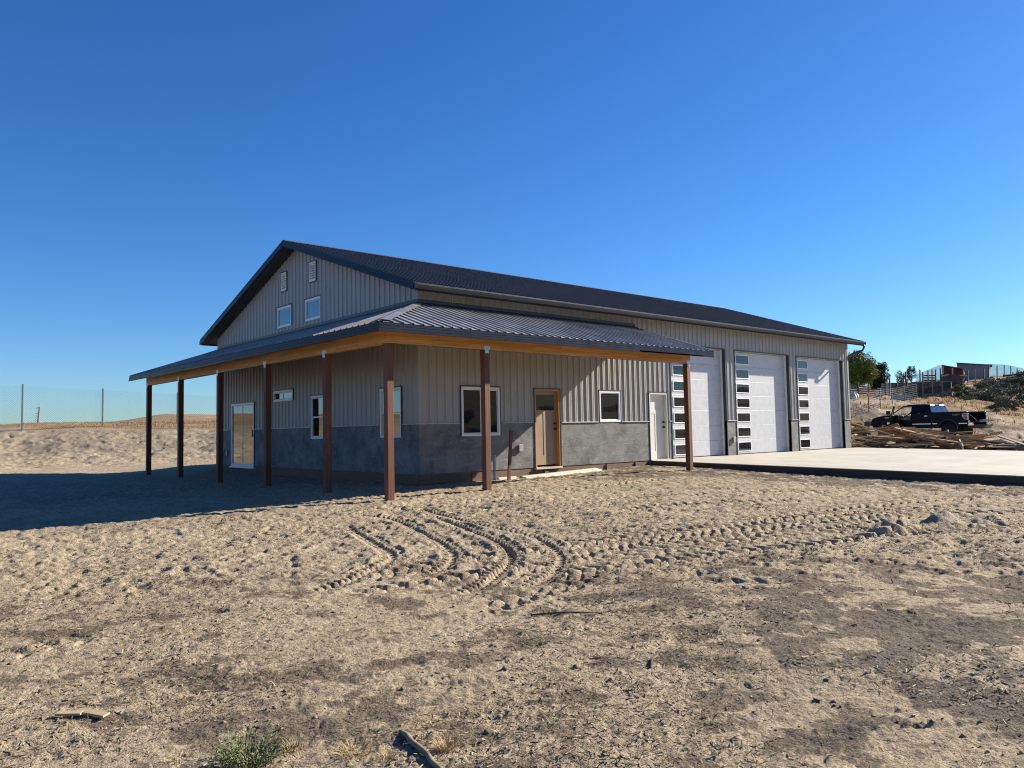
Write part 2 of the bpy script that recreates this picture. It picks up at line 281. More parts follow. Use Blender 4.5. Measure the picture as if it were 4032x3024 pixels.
def ground_detail(x, y):
    dr = np.hypot(x-CC[0], y-CC[1]); fade = np.exp(-np.maximum(dr-30, 0)/40)
    # churned band in world space between the porch and the hard pan near the viewer
    cx, cy = x-CC[0], y-CC[1]; dep = cx*_F[0]+cy*_F[1]; lat = cx*_R[0]+cy*_R[1]
    churn = sstep(6.3, 8.2, dep+.8*(fbm(x*.5, y*.5, 3)-.5)*3)*(1-.45*sstep(16, 24, dep))*(1-.6*sstep(24, 30, dep)*(1-sstep(38, 46, dep)))
    z = (fbm(x*.45, y*.45, 11, 4)-.5)*.07
    w1, i1 = worley(x*5.6+fbm(x*3, y*3, 5)*1.6, y*5.6+fbm(x*3, y*3, 6)*1.6, 21); w2, i2 = worley(x*7.5, y*7.5, 31)
    pits = -np.clip(.52-w1, 0, 1)*(.060*np.clip(i1*2.2-1.0, 0, 1)); hum = np.clip(.42-w2, 0, 1)*.022*np.clip(i2*2-1, 0, 1)
    z = z + churn*(pits+hum+(fbm(x*10, y*10, 41, 4, .65)-.5)*.048+sstep(.55, .98, 1-np.abs(2*fbm(x*3.3+7, y*3.3, 45, 5)-1))*.026)
    rg_ = 1-np.abs(2*fbm(x*2.6, y*2.6, 55, 4)-1)
    z = z + (1-churn)*((fbm(x*4, y*4, 51, 5, .62)-.5)*.018 - sstep(.94, .99, rg_)*.006*vnoise(x*2, y*2, 58) + (fbm(x*24, y*24, 57, 2)-.5)*.010)
    z = z + (fbm(x*22, y*22, 61, 3, .6)-.5)*(.014+.008*churn)
    # clods on the right foreground and left foreground ruts
    rock = sstep(.63, .74, fbm(x*1.1+3, y*1.1, 71, 4)); w3, i3 = worley(x*12, y*12, 81)
    z = z + rock*(np.clip(.45-w3, 0, 1)*.02*(i3 > .8)+(fbm(x*16, y*16, 85, 4, .65)-.5)*.035)*(dr < 14)
    sk = fbm((x*.80-y*.60)*1.1, (x*.60+y*.80)*6.5, 141, 4, .62); z = z+(1-churn)*(sstep(.52, .66, sk)*.010-sstep(.62, .72, 1-sk)*.008)*(dr < 30)
    tr = np.zeros_like(z); tz = np.zeros_like(z)
    for ti, T in list(enumerate(TRACKS))[4:]+list(enumerate(TRACKS))[:4]:
        P = np.array(T, float)
        for _ in range(2):      # chaikin smoothing
            Q = [P[0]]
            for a, b in zip(P[:-1], P[1:]): Q += [a*.75+b*.25, a*.25+b*.75]
            P = np.array(Q+[P[-1]])
        hw = .14 if ti < 4 else .19
        m = (x > P[:, 0].min()-.4) & (x < P[:, 0].max()+.4) & (y > P[:, 1].min()-.4) & (y < P[:, 1].max()+.4); k = np.nonzero(m)[0]
        if not len(k): continue
        px, py = x[k], y[k]; bd = np.full(len(k), 9.); bs = np.zeros(len(k)); bt = np.zeros(len(k)); acc = 0
        for a, b in zip(P[:-1], P[1:]):
            e = b-a; L = np.hypot(*e)+1e-9; e = e/L; u = np.clip((px-a[0])*e[0]+(py-a[1])*e[1], 0, L); qx = px-a[0]-u*e[0]; qy = py-a[1]-u*e[1]; d = np.hypot(qx, qy)
            s_ = e[0]*qy-e[1]*qx; mm = d < bd; bd = np.where(mm, d, bd); bs = np.where(mm, acc+u, bs); bt = np.where(mm, s_, bt); acc += L
        inn = 1-sstep(hw*.85, hw*1.15, bd); rim = np.exp(-((bd-hw*1.25)/.05)**2)
        ph = (bs+np.abs(bt)*(.3 if ti < 4 else .75)+.02*vnoise(bs*6, bt*20, 93))/(.12 if ti < 4 else .20); lug = sstep(.1, .55, .5+.5*np.sin(2*np.pi*ph))*sstep(.02, .06, bd)
        vis = .65+.5*sstep(.3, .6, vnoise(bs*.8, bs*0+len(P), 91)); fe_ = sstep(0, .5, bs)*(1-sstep(acc-.5, acc, bs)); vis = vis*(.25+.75*fe_)
        h = vis*(.45 if ti == len(TRACKS)-1 or T[0] == (-9.6, -8.6) else 1)*(inn*(-.040+lug*(.058 if ti < 4 else .066))+rim*.018)
        tz[k] = tz[k]*(1-inn)+h; tr[k] = np.maximum(tr[k], inn*vis)
    z = z*(1-.92*tr)+tz
    for mx, my, a, sx, sy in [(-.1,-10.55,.14,.40,.20),(.95,-10.75,.17,.30,.22),(1.6,-11.1,.12,.3,.2),(-.6,-11.5,-.09,.5,.16),(1.2,-11.9,-.08,.4,.15),(-2.9,-12.7,-.10,.45,.2),(-7.76,-8.28,-.07,.10,.07),(-2.55,-2.75,.07,.35,.2),(-2.0,-2.5,.05,.3,.25),
        (-9.5,-8.4,-.05,.22,.1),(-11.2,-1.9,.16,.8,.35),(-12.6,-1.4,.18,.7,.4),(-9,1.0,.10,.5,.3),(-7.5,1.6,.08,.6,.3),(-3.9,-10.3,-.05,.3,.12),(-5.7,-11.6,-.045,.35,.1)]:
        z = z+a*np.exp(-((x-mx)/sx)**2-((y-my)/sy)**2)
    z = z*fade
    # far relief: gullies on the berm and the hills
    rel = sstep(36, 42, dr); bm = rel*(1-sstep(46.5, 48, dep))*(lat < 0)
    z = z+bm*((fbm(x*1.5, y*1.5, 101, 6, .66)-.5)*.30 - np.clip(.3-worley(x*1.7+fbm(x, y, 9)*2, y*1.7, 103)[0], 0, 1)*.12)
    z = z+sstep(44, 56, dr)*((fbm(x*.35, y*.35, 111, 6, .62)-.5)*1.0-sstep(.86, .97, 1-np.abs(2*fbm(x*.22, y*.22, 115, 4)-1))*.55*(dr < 62))*(lat > 0)+sstep(80, 120, dr)*(fbm(x*.06, y*.06, 121, 4)-.5)*.8*(lat < 0)*(dr < 200)
    # flat under the building and the slab
    ins = (sstep(-.05, .15, x)*(1-sstep(21.0, 21.3, x))*sstep(-.1, .05, y)*(1-sstep(12.1, 12.4, y))); sl_ = sstep(8.15, 8.4, x)*(1-sstep(21.2, 21.6, x))*sstep(-14.6, -14.2, y)*(1-sstep(0, .1, y))
    z = z*(1-.8*np.maximum(ins, sl_))-.06*np.maximum(ins, sl_)
    return z, tr, churn
def build_ground():
    f0 = math.atan2(_F[1], _F[0]); half = R(47)
    an = np.concatenate([np.arange(-half, half, R(.085)), np.arange(half, 2*math.pi-half, R(2.5))])+f0
    rr = [.5, 1.2, 1.9]; r = 2.4
    while r < 62: rr.append(r); r += max(.018, r*.0039)
    while r < 140: rr.append(r); r *= 1.008
    while r < 1500: rr.append(r); r *= 1.04
    rr = np.array(rr); A, B = np.meshgrid(an, rr, indexing='ij'); x = (CC[0]+np.cos(A)*B).ravel(); y = (CC[1]+np.sin(A)*B).ravel()
    # base height on a coarser radial grid, interpolated
    rc = np.concatenate([[.5], np.geomspace(1.5, 1500, 170)]); ac = np.concatenate([np.arange(-half, half, R(.8)), np.arange(half, 2*math.pi-half+R(2.4), R(2.4))])+f0
    A2, B2 = np.meshgrid(ac, rc, indexing='ij'); X2 = CC[0]+np.cos(A2)*B2; Y2 = CC[1]+np.sin(A2)*B2; Rk = np.minimum(B2, 350)
    Z2 = base_z((CC[0]+np.cos(A2)*Rk).ravel(), (CC[1]+np.sin(A2)*Rk).ravel()).reshape(A2.shape)
    fa = np.interp(A.ravel(), ac, np.arange(len(ac))); fr = np.interp(B.ravel(), rc, np.arange(len(rc)))
    i0 = np.minimum(fa.astype(int), len(ac)-2); j0 = np.minimum(fr.astype(int), len(rc)-2); ta = fa-i0; tb = fr-j0
    z = (Z2[i0, j0]*(1-ta)+Z2[i0+1, j0]*ta)*(1-tb)+(Z2[i0, j0+1]*(1-ta)+Z2[i0+1, j0+1]*ta)*tb
    dz, tr, churn = ground_detail(x, y); z = z+dz
    na, nr = len(an), len(rr); I = np.arange(na*nr).reshape(na, nr); J = np.roll(I, -1, axis=0)
    q = np.stack([I[:, :-1], I[:, 1:], J[:, 1:], J[:, :-1]], -1).reshape(-1, 4)
    v = np.stack([x, y, z], -1); c = len(v); v = np.vstack([v, [[CC[0], CC[1], gz(CC[0], CC[1])]]])
    tri = np.stack([np.full(na, c), I[:, 0], J[:, 0]], -1)
    me = bpy.data.meshes.new('ground'); me.vertices.add(len(v)); me.vertices.foreach_set('co', v.astype(np.float32).ravel())
    nl = q.size+tri.size; me.loops.add(nl); me.loops.foreach_set('vertex_index', np.concatenate([q.ravel(), tri.ravel()]).astype(np.int32))
    npoly = len(q)+len(tri); me.polygons.add(npoly); st = np.concatenate([np.arange(len(q))*4, len(q)*4+np.arange(len(tri))*3]).astype(np.int32)
    me.polygons.foreach_set('loop_start', st); me.polygons.foreach_set('loop_total', np.concatenate([np.full(len(q), 4), np.full(len(tri), 3)]).astype(np.int32))
    me.polygons.foreach_set('use_smooth', np.ones(npoly, bool)); me.update(calc_edges=True)
    # zones: r = dark litter, g = dry gold grass, b = grey clay / packed
    cx, cy = x-CC[0], y-CC[1]; dep = cx*_F[0]+cy*_F[1]; lat = cx*_R[0]+cy*_R[1]; dr = np.hypot(cx, cy)
    n1 = fbm(x*.55, y*.55, 201, 5, .6); n2 = fbm(x*3.2, y*3.2, 211, 5, .65)
    dark = (1-churn)*(.04+.58*sstep(.44, .62, .3*n1+.7*n2))*(dep < 12)+churn*.3*sstep(.5, .65, n2)*(dep < 30)
    dark = np.maximum(dark, sstep(.50, .58, .3*n1+.7*n2+.05*sstep(1.0, 3.2, lat)-.01)*sstep(.4, 2.2, lat)*(1-sstep(7.6, 9.6, dep+(n1-.5)*4))*.55)
    sk = fbm((x*.80-y*.60)*.8+n2*.6, (x*.60+y*.80)*3.6+n1*1.5, 143, 5, .66); dark = np.clip(dark+(1-churn)*(dep < 12)*(sstep(.50, .64, sk)*.30*sstep(.38, .62, n2)-sstep(.54, .66, 1-sk)*.30*sstep(.35, .6, 1-n2)), 0, 1)+(1-churn)*(dep < 11)*.9*sstep(.55, .63, .35*n1+.65*n2+.05*sstep(.8, 3, lat)-.03*(lat < .5))
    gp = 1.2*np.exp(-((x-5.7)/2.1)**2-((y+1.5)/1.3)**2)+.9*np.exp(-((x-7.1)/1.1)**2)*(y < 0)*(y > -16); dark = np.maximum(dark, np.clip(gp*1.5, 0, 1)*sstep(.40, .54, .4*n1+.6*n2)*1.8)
    grass = sstep(47.3, 48.4, dep+(n1-.5)*2)*(lat < 0)*(.65+.35*n1)
    nn = fbm(x*.22, y*.22, 231, 4); rg = sstep(47, 52, dr)*(lat > 0); grass = np.maximum(grass, rg*sstep(.42, .56, nn)*.95)
    dark = np.maximum(dark, rg*sstep(.48, .62, fbm(x*.3, y*.5, 241, 5, .6))*.9); far = sstep(50, 90, dr)*(dep < 0.6*lat)*(lat > 0)
    pen = (dep > 57)*(dep < 80)*(lat > 22)*(lat < 34)*(1.-sstep(0, 3, lat-28-(dep-66)*.4)); grass = grass*(1-.8*pen)
    clay = sstep(38, 43, dep)*(1-sstep(47.3, 48, dep))*(lat < 0)*(.4+.6*sstep(.4, .6, fbm(x*.25, y*.25, 251, 4)))+sstep(.5, .65, n1)*.25
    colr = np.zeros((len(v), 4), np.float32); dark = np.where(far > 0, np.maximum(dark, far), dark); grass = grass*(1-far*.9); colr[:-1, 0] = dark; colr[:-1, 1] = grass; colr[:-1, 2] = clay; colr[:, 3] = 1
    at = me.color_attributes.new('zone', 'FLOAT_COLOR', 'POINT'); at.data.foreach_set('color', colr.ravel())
    t = NT('sandy_dirt'); vc = t.n('ShaderNodeVertexColor', layer_name='zone'); sp = t.n('ShaderNodeSeparateColor'); t.l(vc.outputs[0], sp.inputs[0])
    a = t.noise(1.1, 8, .7); b = t.noise(13, 6, .7); e = t.noise(70, 4, .65)
    c = t.mix(t.ramp(a, (.3, 0.), (.7, 1.)), (.345, .272, .178), (.475, .388, .265)); c = t.mix(t.ramp(b, (.42, 0.), (.66, .55)), c, (.165, .122, .080)); c = t.mix(t.ramp(e, (.50, 0.), (.66, .6)), c, (.11, .082, .058))
    li = t.mix(t.ramp(e, (.38, 0.), (.62, 1.)), (.085, .064, .046), (.215, .165, .115)); li = t.mix(t.ramp(b, (.5, 0.), (.7, .6)), li, (.10, .082, .064))
    dq = t.n('ShaderNodeMath', operation='SUBTRACT', use_clamp=True); t.l(sp.outputs[0], dq.inputs[0]); dq.inputs[1].default_value = 1.0; li = t.mix(dq.outputs[0], li, t.mix(t.ramp(e, (.4, 0.), (.65, 1.)), (.04, .034, .029), (.125, .105, .085)))
    dk = t.n('ShaderNodeMath', operation='MULTIPLY_ADD'); t.l(e, dk.inputs[0]); dk.inputs[1].default_value = .9; t.l(sp.outputs[0], dk.inputs[2])
    dk2 = t.ramp(dk.outputs[0], (.66, 0.), (.92, .97)); c = t.mix(dk2, c, li)
    gr = t.mix(t.ramp(b, (.35, 0.), (.65, 1.)), (.17, .095, .034), (.36, .215, .085)); gr = t.mix(t.ramp(t.noise(.35, 6, .7), (.45, 0.), (.62, .75)), gr, (.09, .062, .038))
    c = t.mix(sp.outputs[1], c, gr); cl = t.mix(t.ramp(b, (.3, 0.), (.7, 1.)), (.165, .132, .098), (.30, .248, .185)); cf = t.n('ShaderNodeMath', operation='MULTIPLY'); t.l(sp.outputs[2], cf.inputs[0]); cf.inputs[1].default_value = .8
    c = t.mix(cf.outputs[0], c, cl)
    h = t.n('ShaderNodeMath', operation='MULTIPLY_ADD'); t.l(e, h.inputs[0]); h.inputs[1].default_value = .35; t.l(b, h.inputs[2]); t.bump(h.outputs[0], .9, .045)
    me.materials.append(t.set(Base_Color=c, Roughness=.95, Specular_IOR_Level=.15))
    o = bpy.data.objects.new('ground', me); COL.objects.link(o); tag(o, 'sandy dirt lot with tyre tracks rising to dry grassy hills', 'ground', kind='structure')
    return x, y, z
GX, GY, GZ = build_ground()
def gsurf(x, y):
    d, _, _ = ground_detail(np.array([float(x)]), np.array([float(y)])); return gz(x, y)+float(d[0])
exec_parts = []
# ---------------------------------------------------------------- building
WID, LEN, HW, WZ = 12.19, 21.07, 4.05, 1.169
HE, HR_, OV, OE = 4.30, 6.53, .434, .487
B = thing('metal_building', 'long grey ribbed metal barn house with dark roof, timber porch and three garage doors', 'building')
def S(u, d, z): return (u, -d, z)            # side wall: u = x, d = outward
def G(u, d, z): return (-d, u, z)            # gable wall: u = y, d = outward
def rib_profile(u0, u1, off=0.0, H=.019, minor=True):
    P = .2286; pts = [(u0, 0)]; k = math.floor((u0-off)/P)-1
    while True:
        b = off+k*P
        if b > u1: break
        for du, h in ((-.028, 0), (-.010, H), (.010, H), (.028, 0), (P*.36-.012, 0), (P*.36-.004, .004), (P*.36+.004, .004), (P*.36+.012, 0), (P*.64-.012, 0), (P*.64-.004, .004), (P*.64+.004, .004), (P*.64+.012, 0)):
            if u0 < b+du < u1 and (minor or abs(du) < .03): pts.append((b+du, h))
        k += 1
    pts.append((u1, 0)); pts.sort(); return pts
def ribbed(mb, F, u0, u1, vlo, vhi, opens=(), off=0., H=.028, minor=True):
    pts = rib_profile(u0, u1, off, H, minor)
    def hat(u):
        for (a, ha), (b, hb) in zip(pts[:-1], pts[1:]):
            if a <= u <= b: return ha+(hb-ha)*(u-a)/max(b-a, 1e-9)
        return 0
    us = sorted(set([p[0] for p in pts]+[e for o in opens for e in o[:2] if u0 < e < u1]))
    hh = dict(pts)
    for a, b in zip(us[:-1], us[1:]):
        m = (a+b)/2; ha = hh.get(a, None); hb = hh.get(b, None); ha = hat(a) if ha is None else ha; hb = hat(b) if hb is None else hb
        segs = [(vlo, vhi)] if not callable(vhi) else [(vlo, 'f')]
        cuts = sorted([(o[2], o[3]) for o in opens if o[0] < m < o[1]]); lo = vlo
        tops = (vhi(a), vhi(b)) if callable(vhi) else (vhi, vhi)
        for c0, c1 in cuts:
            if c0 > lo: mb.poly([F(a, ha, lo), F(b, hb, lo), F(b, hb, c0), F(a, ha, c0)])
            lo = max(lo, c1)
        if lo < min(tops)-1e-6 or not cuts: mb.poly([F(a, ha, lo), F(b, hb, lo), F(b, hb, tops[1]), F(a, ha, tops[0])])
def flat_open(mb, F, u0, u1, z0, z1, opens, d0, d1):   # thick panel with openings
    us = sorted(set([u0, u1]+[e for o in opens for e in o[:2] if u0 < e < u1]))
    def bx(a, b, c, d):
        p = [F(a, d0, c), F(b, d0, c), F(b, d1, c), F(a, d1, c)]; q = [F(a, d0, d), F(b, d0, d), F(b, d1, d), F(a, d1, d)]; mb.hexa(p, q)
    for a, b in zip(us[:-1], us[1:]):
        m = (a+b)/2; lo = z0
        for c0, c1 in sorted([(o[2], o[3]) for o in opens if o[0] < m < o[1]]):
            if c0 >= z1: break
            if c0 > lo: bx(a, b, lo, c0)
            lo = max(lo, c1)
        if lo < z1-1e-6: bx(a, b, lo, z1)
def fbx(mb, F, a, b, d0, d1, c, e):
    mb.hexa([F(a, d0, c), F(b, d0, c), F(b, d1, c), F(a, d1, c)], [F(a, d0, e), F(b, d0, e), F(b, d1, e), F(a, d1, e)])
SO = dict(win1=(1.20, 2.41, .85, 2.04), tan=(3.60, 4.52, -.02, 2.03), win2=(6.07, 6.96, 1.15, 2.03), white=(8.27, 9.15, 0, 2.02), g1=(9.36, 12.29, 0, 3.525), g2=(12.88, 16.40, 0, 3.525), g3=(16.98, 20.55, 0, 3.525))
GO = dict(slider=(9.12, 10.97, -.03, 2.01), small=(6.38, 7.69, 1.96, 2.28), dh1=(4.30, 5.27, .84, 2.03), dh2=(.70, 1.65, .85, 2.04), up1=(6.45, 7.43, 4.16, 4.78), up2=(4.65, 5.60, 4.16, 4.78), vent1=(6.77, 7.14, 5.25, 5.80), vent2=(4.93, 5.33, 5.25, 5.80))
slope = (HR_-HE)/(WID/2+OE)
def roofz(y): return HE+slope*(min(y, WID-y)+OE)
m = MB(); ribbed(m, S, 0, LEN, WZ, roofz(0)-.06, [o for o in SO.values()], .07); sw = m.build('side_wall', SIDING, B)
m = MB(); ribbed(m, G, 0, WID, WZ, lambda u: roofz(u)-.10, list(GO.values()), .05); gw = m.build('gable_wall', SIDING, B)
m = MB(); ribbed(m, lambda u, d, z: (LEN+d, u, z), 0, WID, 0, lambda u: roofz(u)-.10); ribbed(m, lambda u, d, z: (u, WID+d, z), 0, LEN, 0, roofz(0)-.06); m.build('rear_wall', SIDING, B)
m = MB(); flat_open(m, S, -.008, LEN+.012, 0.0, WZ-.02, list(SO.values()), -.05, .012); build_split(m, 'wainscot', WAINS, B); m = MB(); flat_open(m, G, -.0085, WID, 0.0, WZ-.022, list(GO.values()), -.045, .012); build_split(m, 'wainscot', WAINS, B)
# ledge flashing over the wainscot
m = MB()
def ledges(F, u0, u1, ops):
    c = sorted([(o[0]-.05, o[1]+.05) for o in ops if o[2] < WZ < o[3]]); lo = u0
    for a, b in c+[(u1, u1)]:
        if a > lo: m.hexa([F(lo, -.02, WZ-.022), F(a, -.02, WZ-.022), F(a, .042, WZ-.022), F(lo, .042, WZ-.022)], [F(lo, -.02, WZ+.006), F(a, -.02, WZ+.006), F(a, .040, WZ-.002), F(lo, .040, WZ-.002)])
        lo = max(lo, b)
ledges(S, -.04, LEN+.04, SO.values()); ledges(G, -.02, WID, GO.values()); build_split(m, 'ledge_flashing', painted('ledge_paint', (.42, .41, .39), .4), B)
# corner trim
m = MB(); m.box(-.024, .07, -.026, .07, WZ+.01, roofz(0)-.1); m.box(LEN-.08, LEN+.024, -.026, .07, WZ+.01, roofz(0)-.1); build_split(m, 'corner_trim', SIDING, B)
# skirt boards
m = MB(); m.box(.02, 8.2, .004, .05, -.34, .0); m.box(.005, .05, .05, WID, -.36, .0)
for xx in (1.5, 3.9, 6.3, 7.55): m.box(xx, xx+.14, -.03, .003, -.36, -.045+.02*(xx > 6))
m.box(-.02, .13, -.035, .003, -.42, -.03); build_split(m, 'skirt_board', SKIRT, B, bevel=.004)
# roof
m = MB(); PX0, PX1 = -OV, LEN+OV
def RF(side):
    def f(u, d, t):     # u along x, t = 0 at eave .. 1 ridge, d normal offset
        y = -OE+t*(WID/2+OE); z = HE+t*(HR_-HE)+d
        return (u, y if side == 0 else WID-y, z)
    return f
for s_ in (0, 1): ribbed(m, RF(s_), PX0, PX1, 0.0, 1.0, (), .03, .028, False)
m.build('roof', ROOF, B)
m = MB()
for s_ in (0, 1):
    sg = 1 if s_ == 0 else -1; yy = lambda y: y if s_ == 0 else WID-y
    m.poly([(PX0-.01, yy(WID/2), HR_+.035), (PX1+.01, yy(WID/2), HR_+.035), (PX1+.01, yy(WID/2-.16), HR_-.03), (PX0-.01, yy(WID/2-.16), HR_-.03)])
m.build('ridge_cap', ROOF, B)
m = MB()    # soffit and closed underside
for s_ in (0, 1):
    yy = (lambda y: y) if s_ == 0 else (lambda y: WID-y)
    m.hexa([(PX0+.02, yy(-OE+.02), HE-.13), (PX1-.02, yy(-OE+.02), HE-.13), (PX1-.02, yy(WID/2), HR_-.13), (PX0+.02, yy(WID/2), HR_-.13)],
           [(PX0+.02, yy(-OE+.02), HE-.02), (PX1-.02, yy(-OE+.02), HE-.02), (PX1-.02, yy(WID/2), HR_-.02), (PX0+.02, yy(WID/2), HR_-.02)])
    m.bar((-OV*.5, yy(-OE+.03), HE-.14), (-OV*.5, yy(WID/2-.02), HR_-.14), .04, .03)
so_ = m.build('soffit', painted('soffit_paint', (.05, .05, .052), .6), B); fix_normals(so_)
m = MB()    # rake and eave fascia
for s_ in (0, 1):
    yy = (lambda y: y) if s_ == 0 else (lambda y: WID-y)
    for X, dx in ((PX0-.018, .02), (PX1-.002, .02)):
        for (zt, zb, ex) in ((.03, -.075, 0), (-.075, -.16, .008)):
            m.hexa([(X-ex, yy(-OE-.0), HE+zb), (X+dx, yy(-OE-.0), HE+zb), (X+dx, yy(WID/2), HR_+zb), (X-ex, yy(WID/2), HR_+zb)], [(X-ex, yy(-OE), HE+zt), (X+dx, yy(-OE), HE+zt), (X+dx, yy(WID/2), HR_+zt), (X-ex, yy(WID/2), HR_+zt)])
    a, b = sorted((yy(-OE-.0), yy(-OE+.02))); m.box(PX0+.03, PX1-.03, a, b, HE-.17, HE-.012)
build_split(m, 'fascia', FASC, B)
m = MB()    # gutters: K profile
for s_ in (0, 1):
    yy = (lambda y: y) if s_ == 0 else (lambda y: WID-y)
    prof = [(-OE, HE-.015), (-OE, HE-.135), (-OE-.075, HE-.135), (-OE-.088, HE-.09), (-OE-.122, HE-.05), (-OE-.122, HE-.015), (-OE-.112, HE-.015), (-OE-.112, HE-.045), (-OE-.08, HE-.085), (-OE-.068, HE-.125), (-OE-.01, HE-.125), (-OE-.01, HE-.015)]
    m.prism([(PX0+.0, yy(y-.003), z) for y, z in prof], (PX1-PX0, 0, 0))
    m.box(PX0-.002, PX0+.004, *sorted((yy(-OE-.004), yy(-OE-.12))), HE-.137, HE-.017); m.box(PX1-.004, PX1+.003, *sorted((yy(-OE-.004), yy(-OE-.12))), HE-.137, HE-.017)
build_split(m, 'gutter', GUTT, B)
m = MB(); m.tube([(PX1-.10, -OE-.065, HE-.13), (PX1-.10, -OE-.065, HE-.24), (PX1-.12, -OE-.02, HE-.36), (PX1-.30, -.12, HE-.50), (PX1-.36, -.06, HE-.56), (PX1-.37, -.055, HE-.70)], .042, 10)
m.v = m.v; dsp = m.build('downspout', GUTT, B, True)
# move the spout to the end wall: it turns the corner and drops down the far side
m = MB(); m.tube([(LEN+.08, .05, HE-.5), (LEN+.08, .05, .1)], .042, 8); m.build('downspout', GUTT, B, True)
# windows --------------------------------------------------------
def window(F, o, kind, glass=GLASS, trim=.022, fr=.055, flip=False):
    a, b, c, d = o; m = MB()
    for (p, q, r, s) in ((a, b, c, c+fr), (a, b, d-fr, d), (a, a+fr, c+fr, d-fr), (b-fr, b, c+fr, d-fr)): fbx(m, F, p, q, -.05, .030, r, s)
    i = fr+.003; g = .022       # inner sash
    def sash(a, b, c, d, dep):
        for (p, q, r, s) in ((a, b, c, c+g), (a, b, d-g, d), (a, a+g, c+g, d-g), (b-g, b, c+g, d-g)): fbx(m, F, p, q, -.05, dep, r, s)
    panes = []
    if kind == 'hung':
        md = (c+d)/2; sash(a+i, b-i, md, d-i, .012); sash(a+i, b-i, c+i, md-.001, .004); panes = [(a+i+g, b-i-g, md+g, d-i-g, .002), (a+i+g, b-i-g, c+i+g, md-g, -.006)]
    elif kind == 'twin':
        md = (a+b)/2; sash(a+i, md+.012, c+i, d-i, .012); sash(md+.013, b-i, c+i, d-i, .004); panes = [(a+i+g, md-g+.01, c+i+g, d-i-g, .002), (md+g+.02, b-i-g, c+i+g, d-i-g, -.006)]
    else: sash(a+i, b-i, c+i, d-i, .008); panes = [(a+i+g, b-i-g, c+i+g, d-i-g, -.002)]
    w = m.build('window' if kind != 'slider' else 'sliding_door', VINYL, B, bevel=.003); fix_normals(w)
    for (p, q, r, s, dep) in panes:
        k = MB(); k.hexa([F(p, dep-.01, r), F(q, dep-.01, r), F(q, dep, r), F(p, dep, r)], [F(p, dep-.01, s), F(q, dep-.01, s), F(q, dep, s), F(p, dep, s)]); x = k.build('pane', glass, w); fix_normals(x)
    k = MB()
    for (p, q, r, s) in ((a-trim, b+trim, d, d+trim+.01), (a-trim, a, c, d), (b, b+trim, c, d)): fbx(k, F, p, q, -.03, .036, r, s)
    x = k.build('trim', TRIM, w); fix_normals(x)
    return w
window(S, SO['win1'], 'twin'); window(S, SO['win2'], 'fixed')
window(G, GO['dh1'], 'hung', GLASSB); window(G, GO['dh2'], 'hung', GLASSB); window(G, GO['small'], 'twin', GLASSB); window(G, GO['up1'], 'fixed', GLASSB); window(G, GO['up2'], 'fixed', GLASSB)
# sliding patio door
a, b, c, d = GO['slider']; w = window(G, GO['slider'], 'twin', GLASSB, fr=.06); w.name = 'sliding_door'
k = MB(); fbx(k, G, a-.06, b+.04, .0, .07, c-.05, c-.002); x = k.build('threshold', VINYL, w); fix_normals(x)
k = MB(); fbx(k, G, 9.20, 9.225, .013, .05, .92, 1.14); x = k.build('handle', BLACKM, w); fix_normals(x)
for o in (GO['vent1'], GO['vent2']):
    a, b, c, d = o; m = MB()
    for (p, q, r, s) in ((a, b, c, c+.04), (a, b, d-.04, d), (a, a+.04, c+.04, d-.04), (b-.04, b, c+.04, d-.04)): fbx(m, G, p, q, -.05, .034, r, s)
    n = 7
    for i in range(n):
        z = c+.04+(d-c-.08)*i/n; m.hexa([G(a+.04, .026, z), G(b-.04, .026, z), G(b-.04, .030, z+.012), G(a+.04, .030, z+.012)], [G(a+.04, -.02, z+.062), G(b-.04, -.02, z+.062), G(b-.04, -.016, z+.074), G(a+.04, -.016, z+.074)])
    x = m.build('gable_vent', VINYL, B); fix_normals(x); k = MB()
    for (p, q, r, s) in ((a-.022, b+.022, d, d+.03), (a-.022, a, c, d), (b, b+.022, c, d), (a-.022, b+.022, c-.022, c)): fbx(k, G, p, q, -.03, .038, r, s)
    y = k.build('trim', TRIM, x); fix_normals(y)
    k = MB(); fbx(k, G, a+.04, b-.04, -.06, -.05, c+.04, d-.04); y = k.build('backing', BLACKM, x); fix_normals(y)
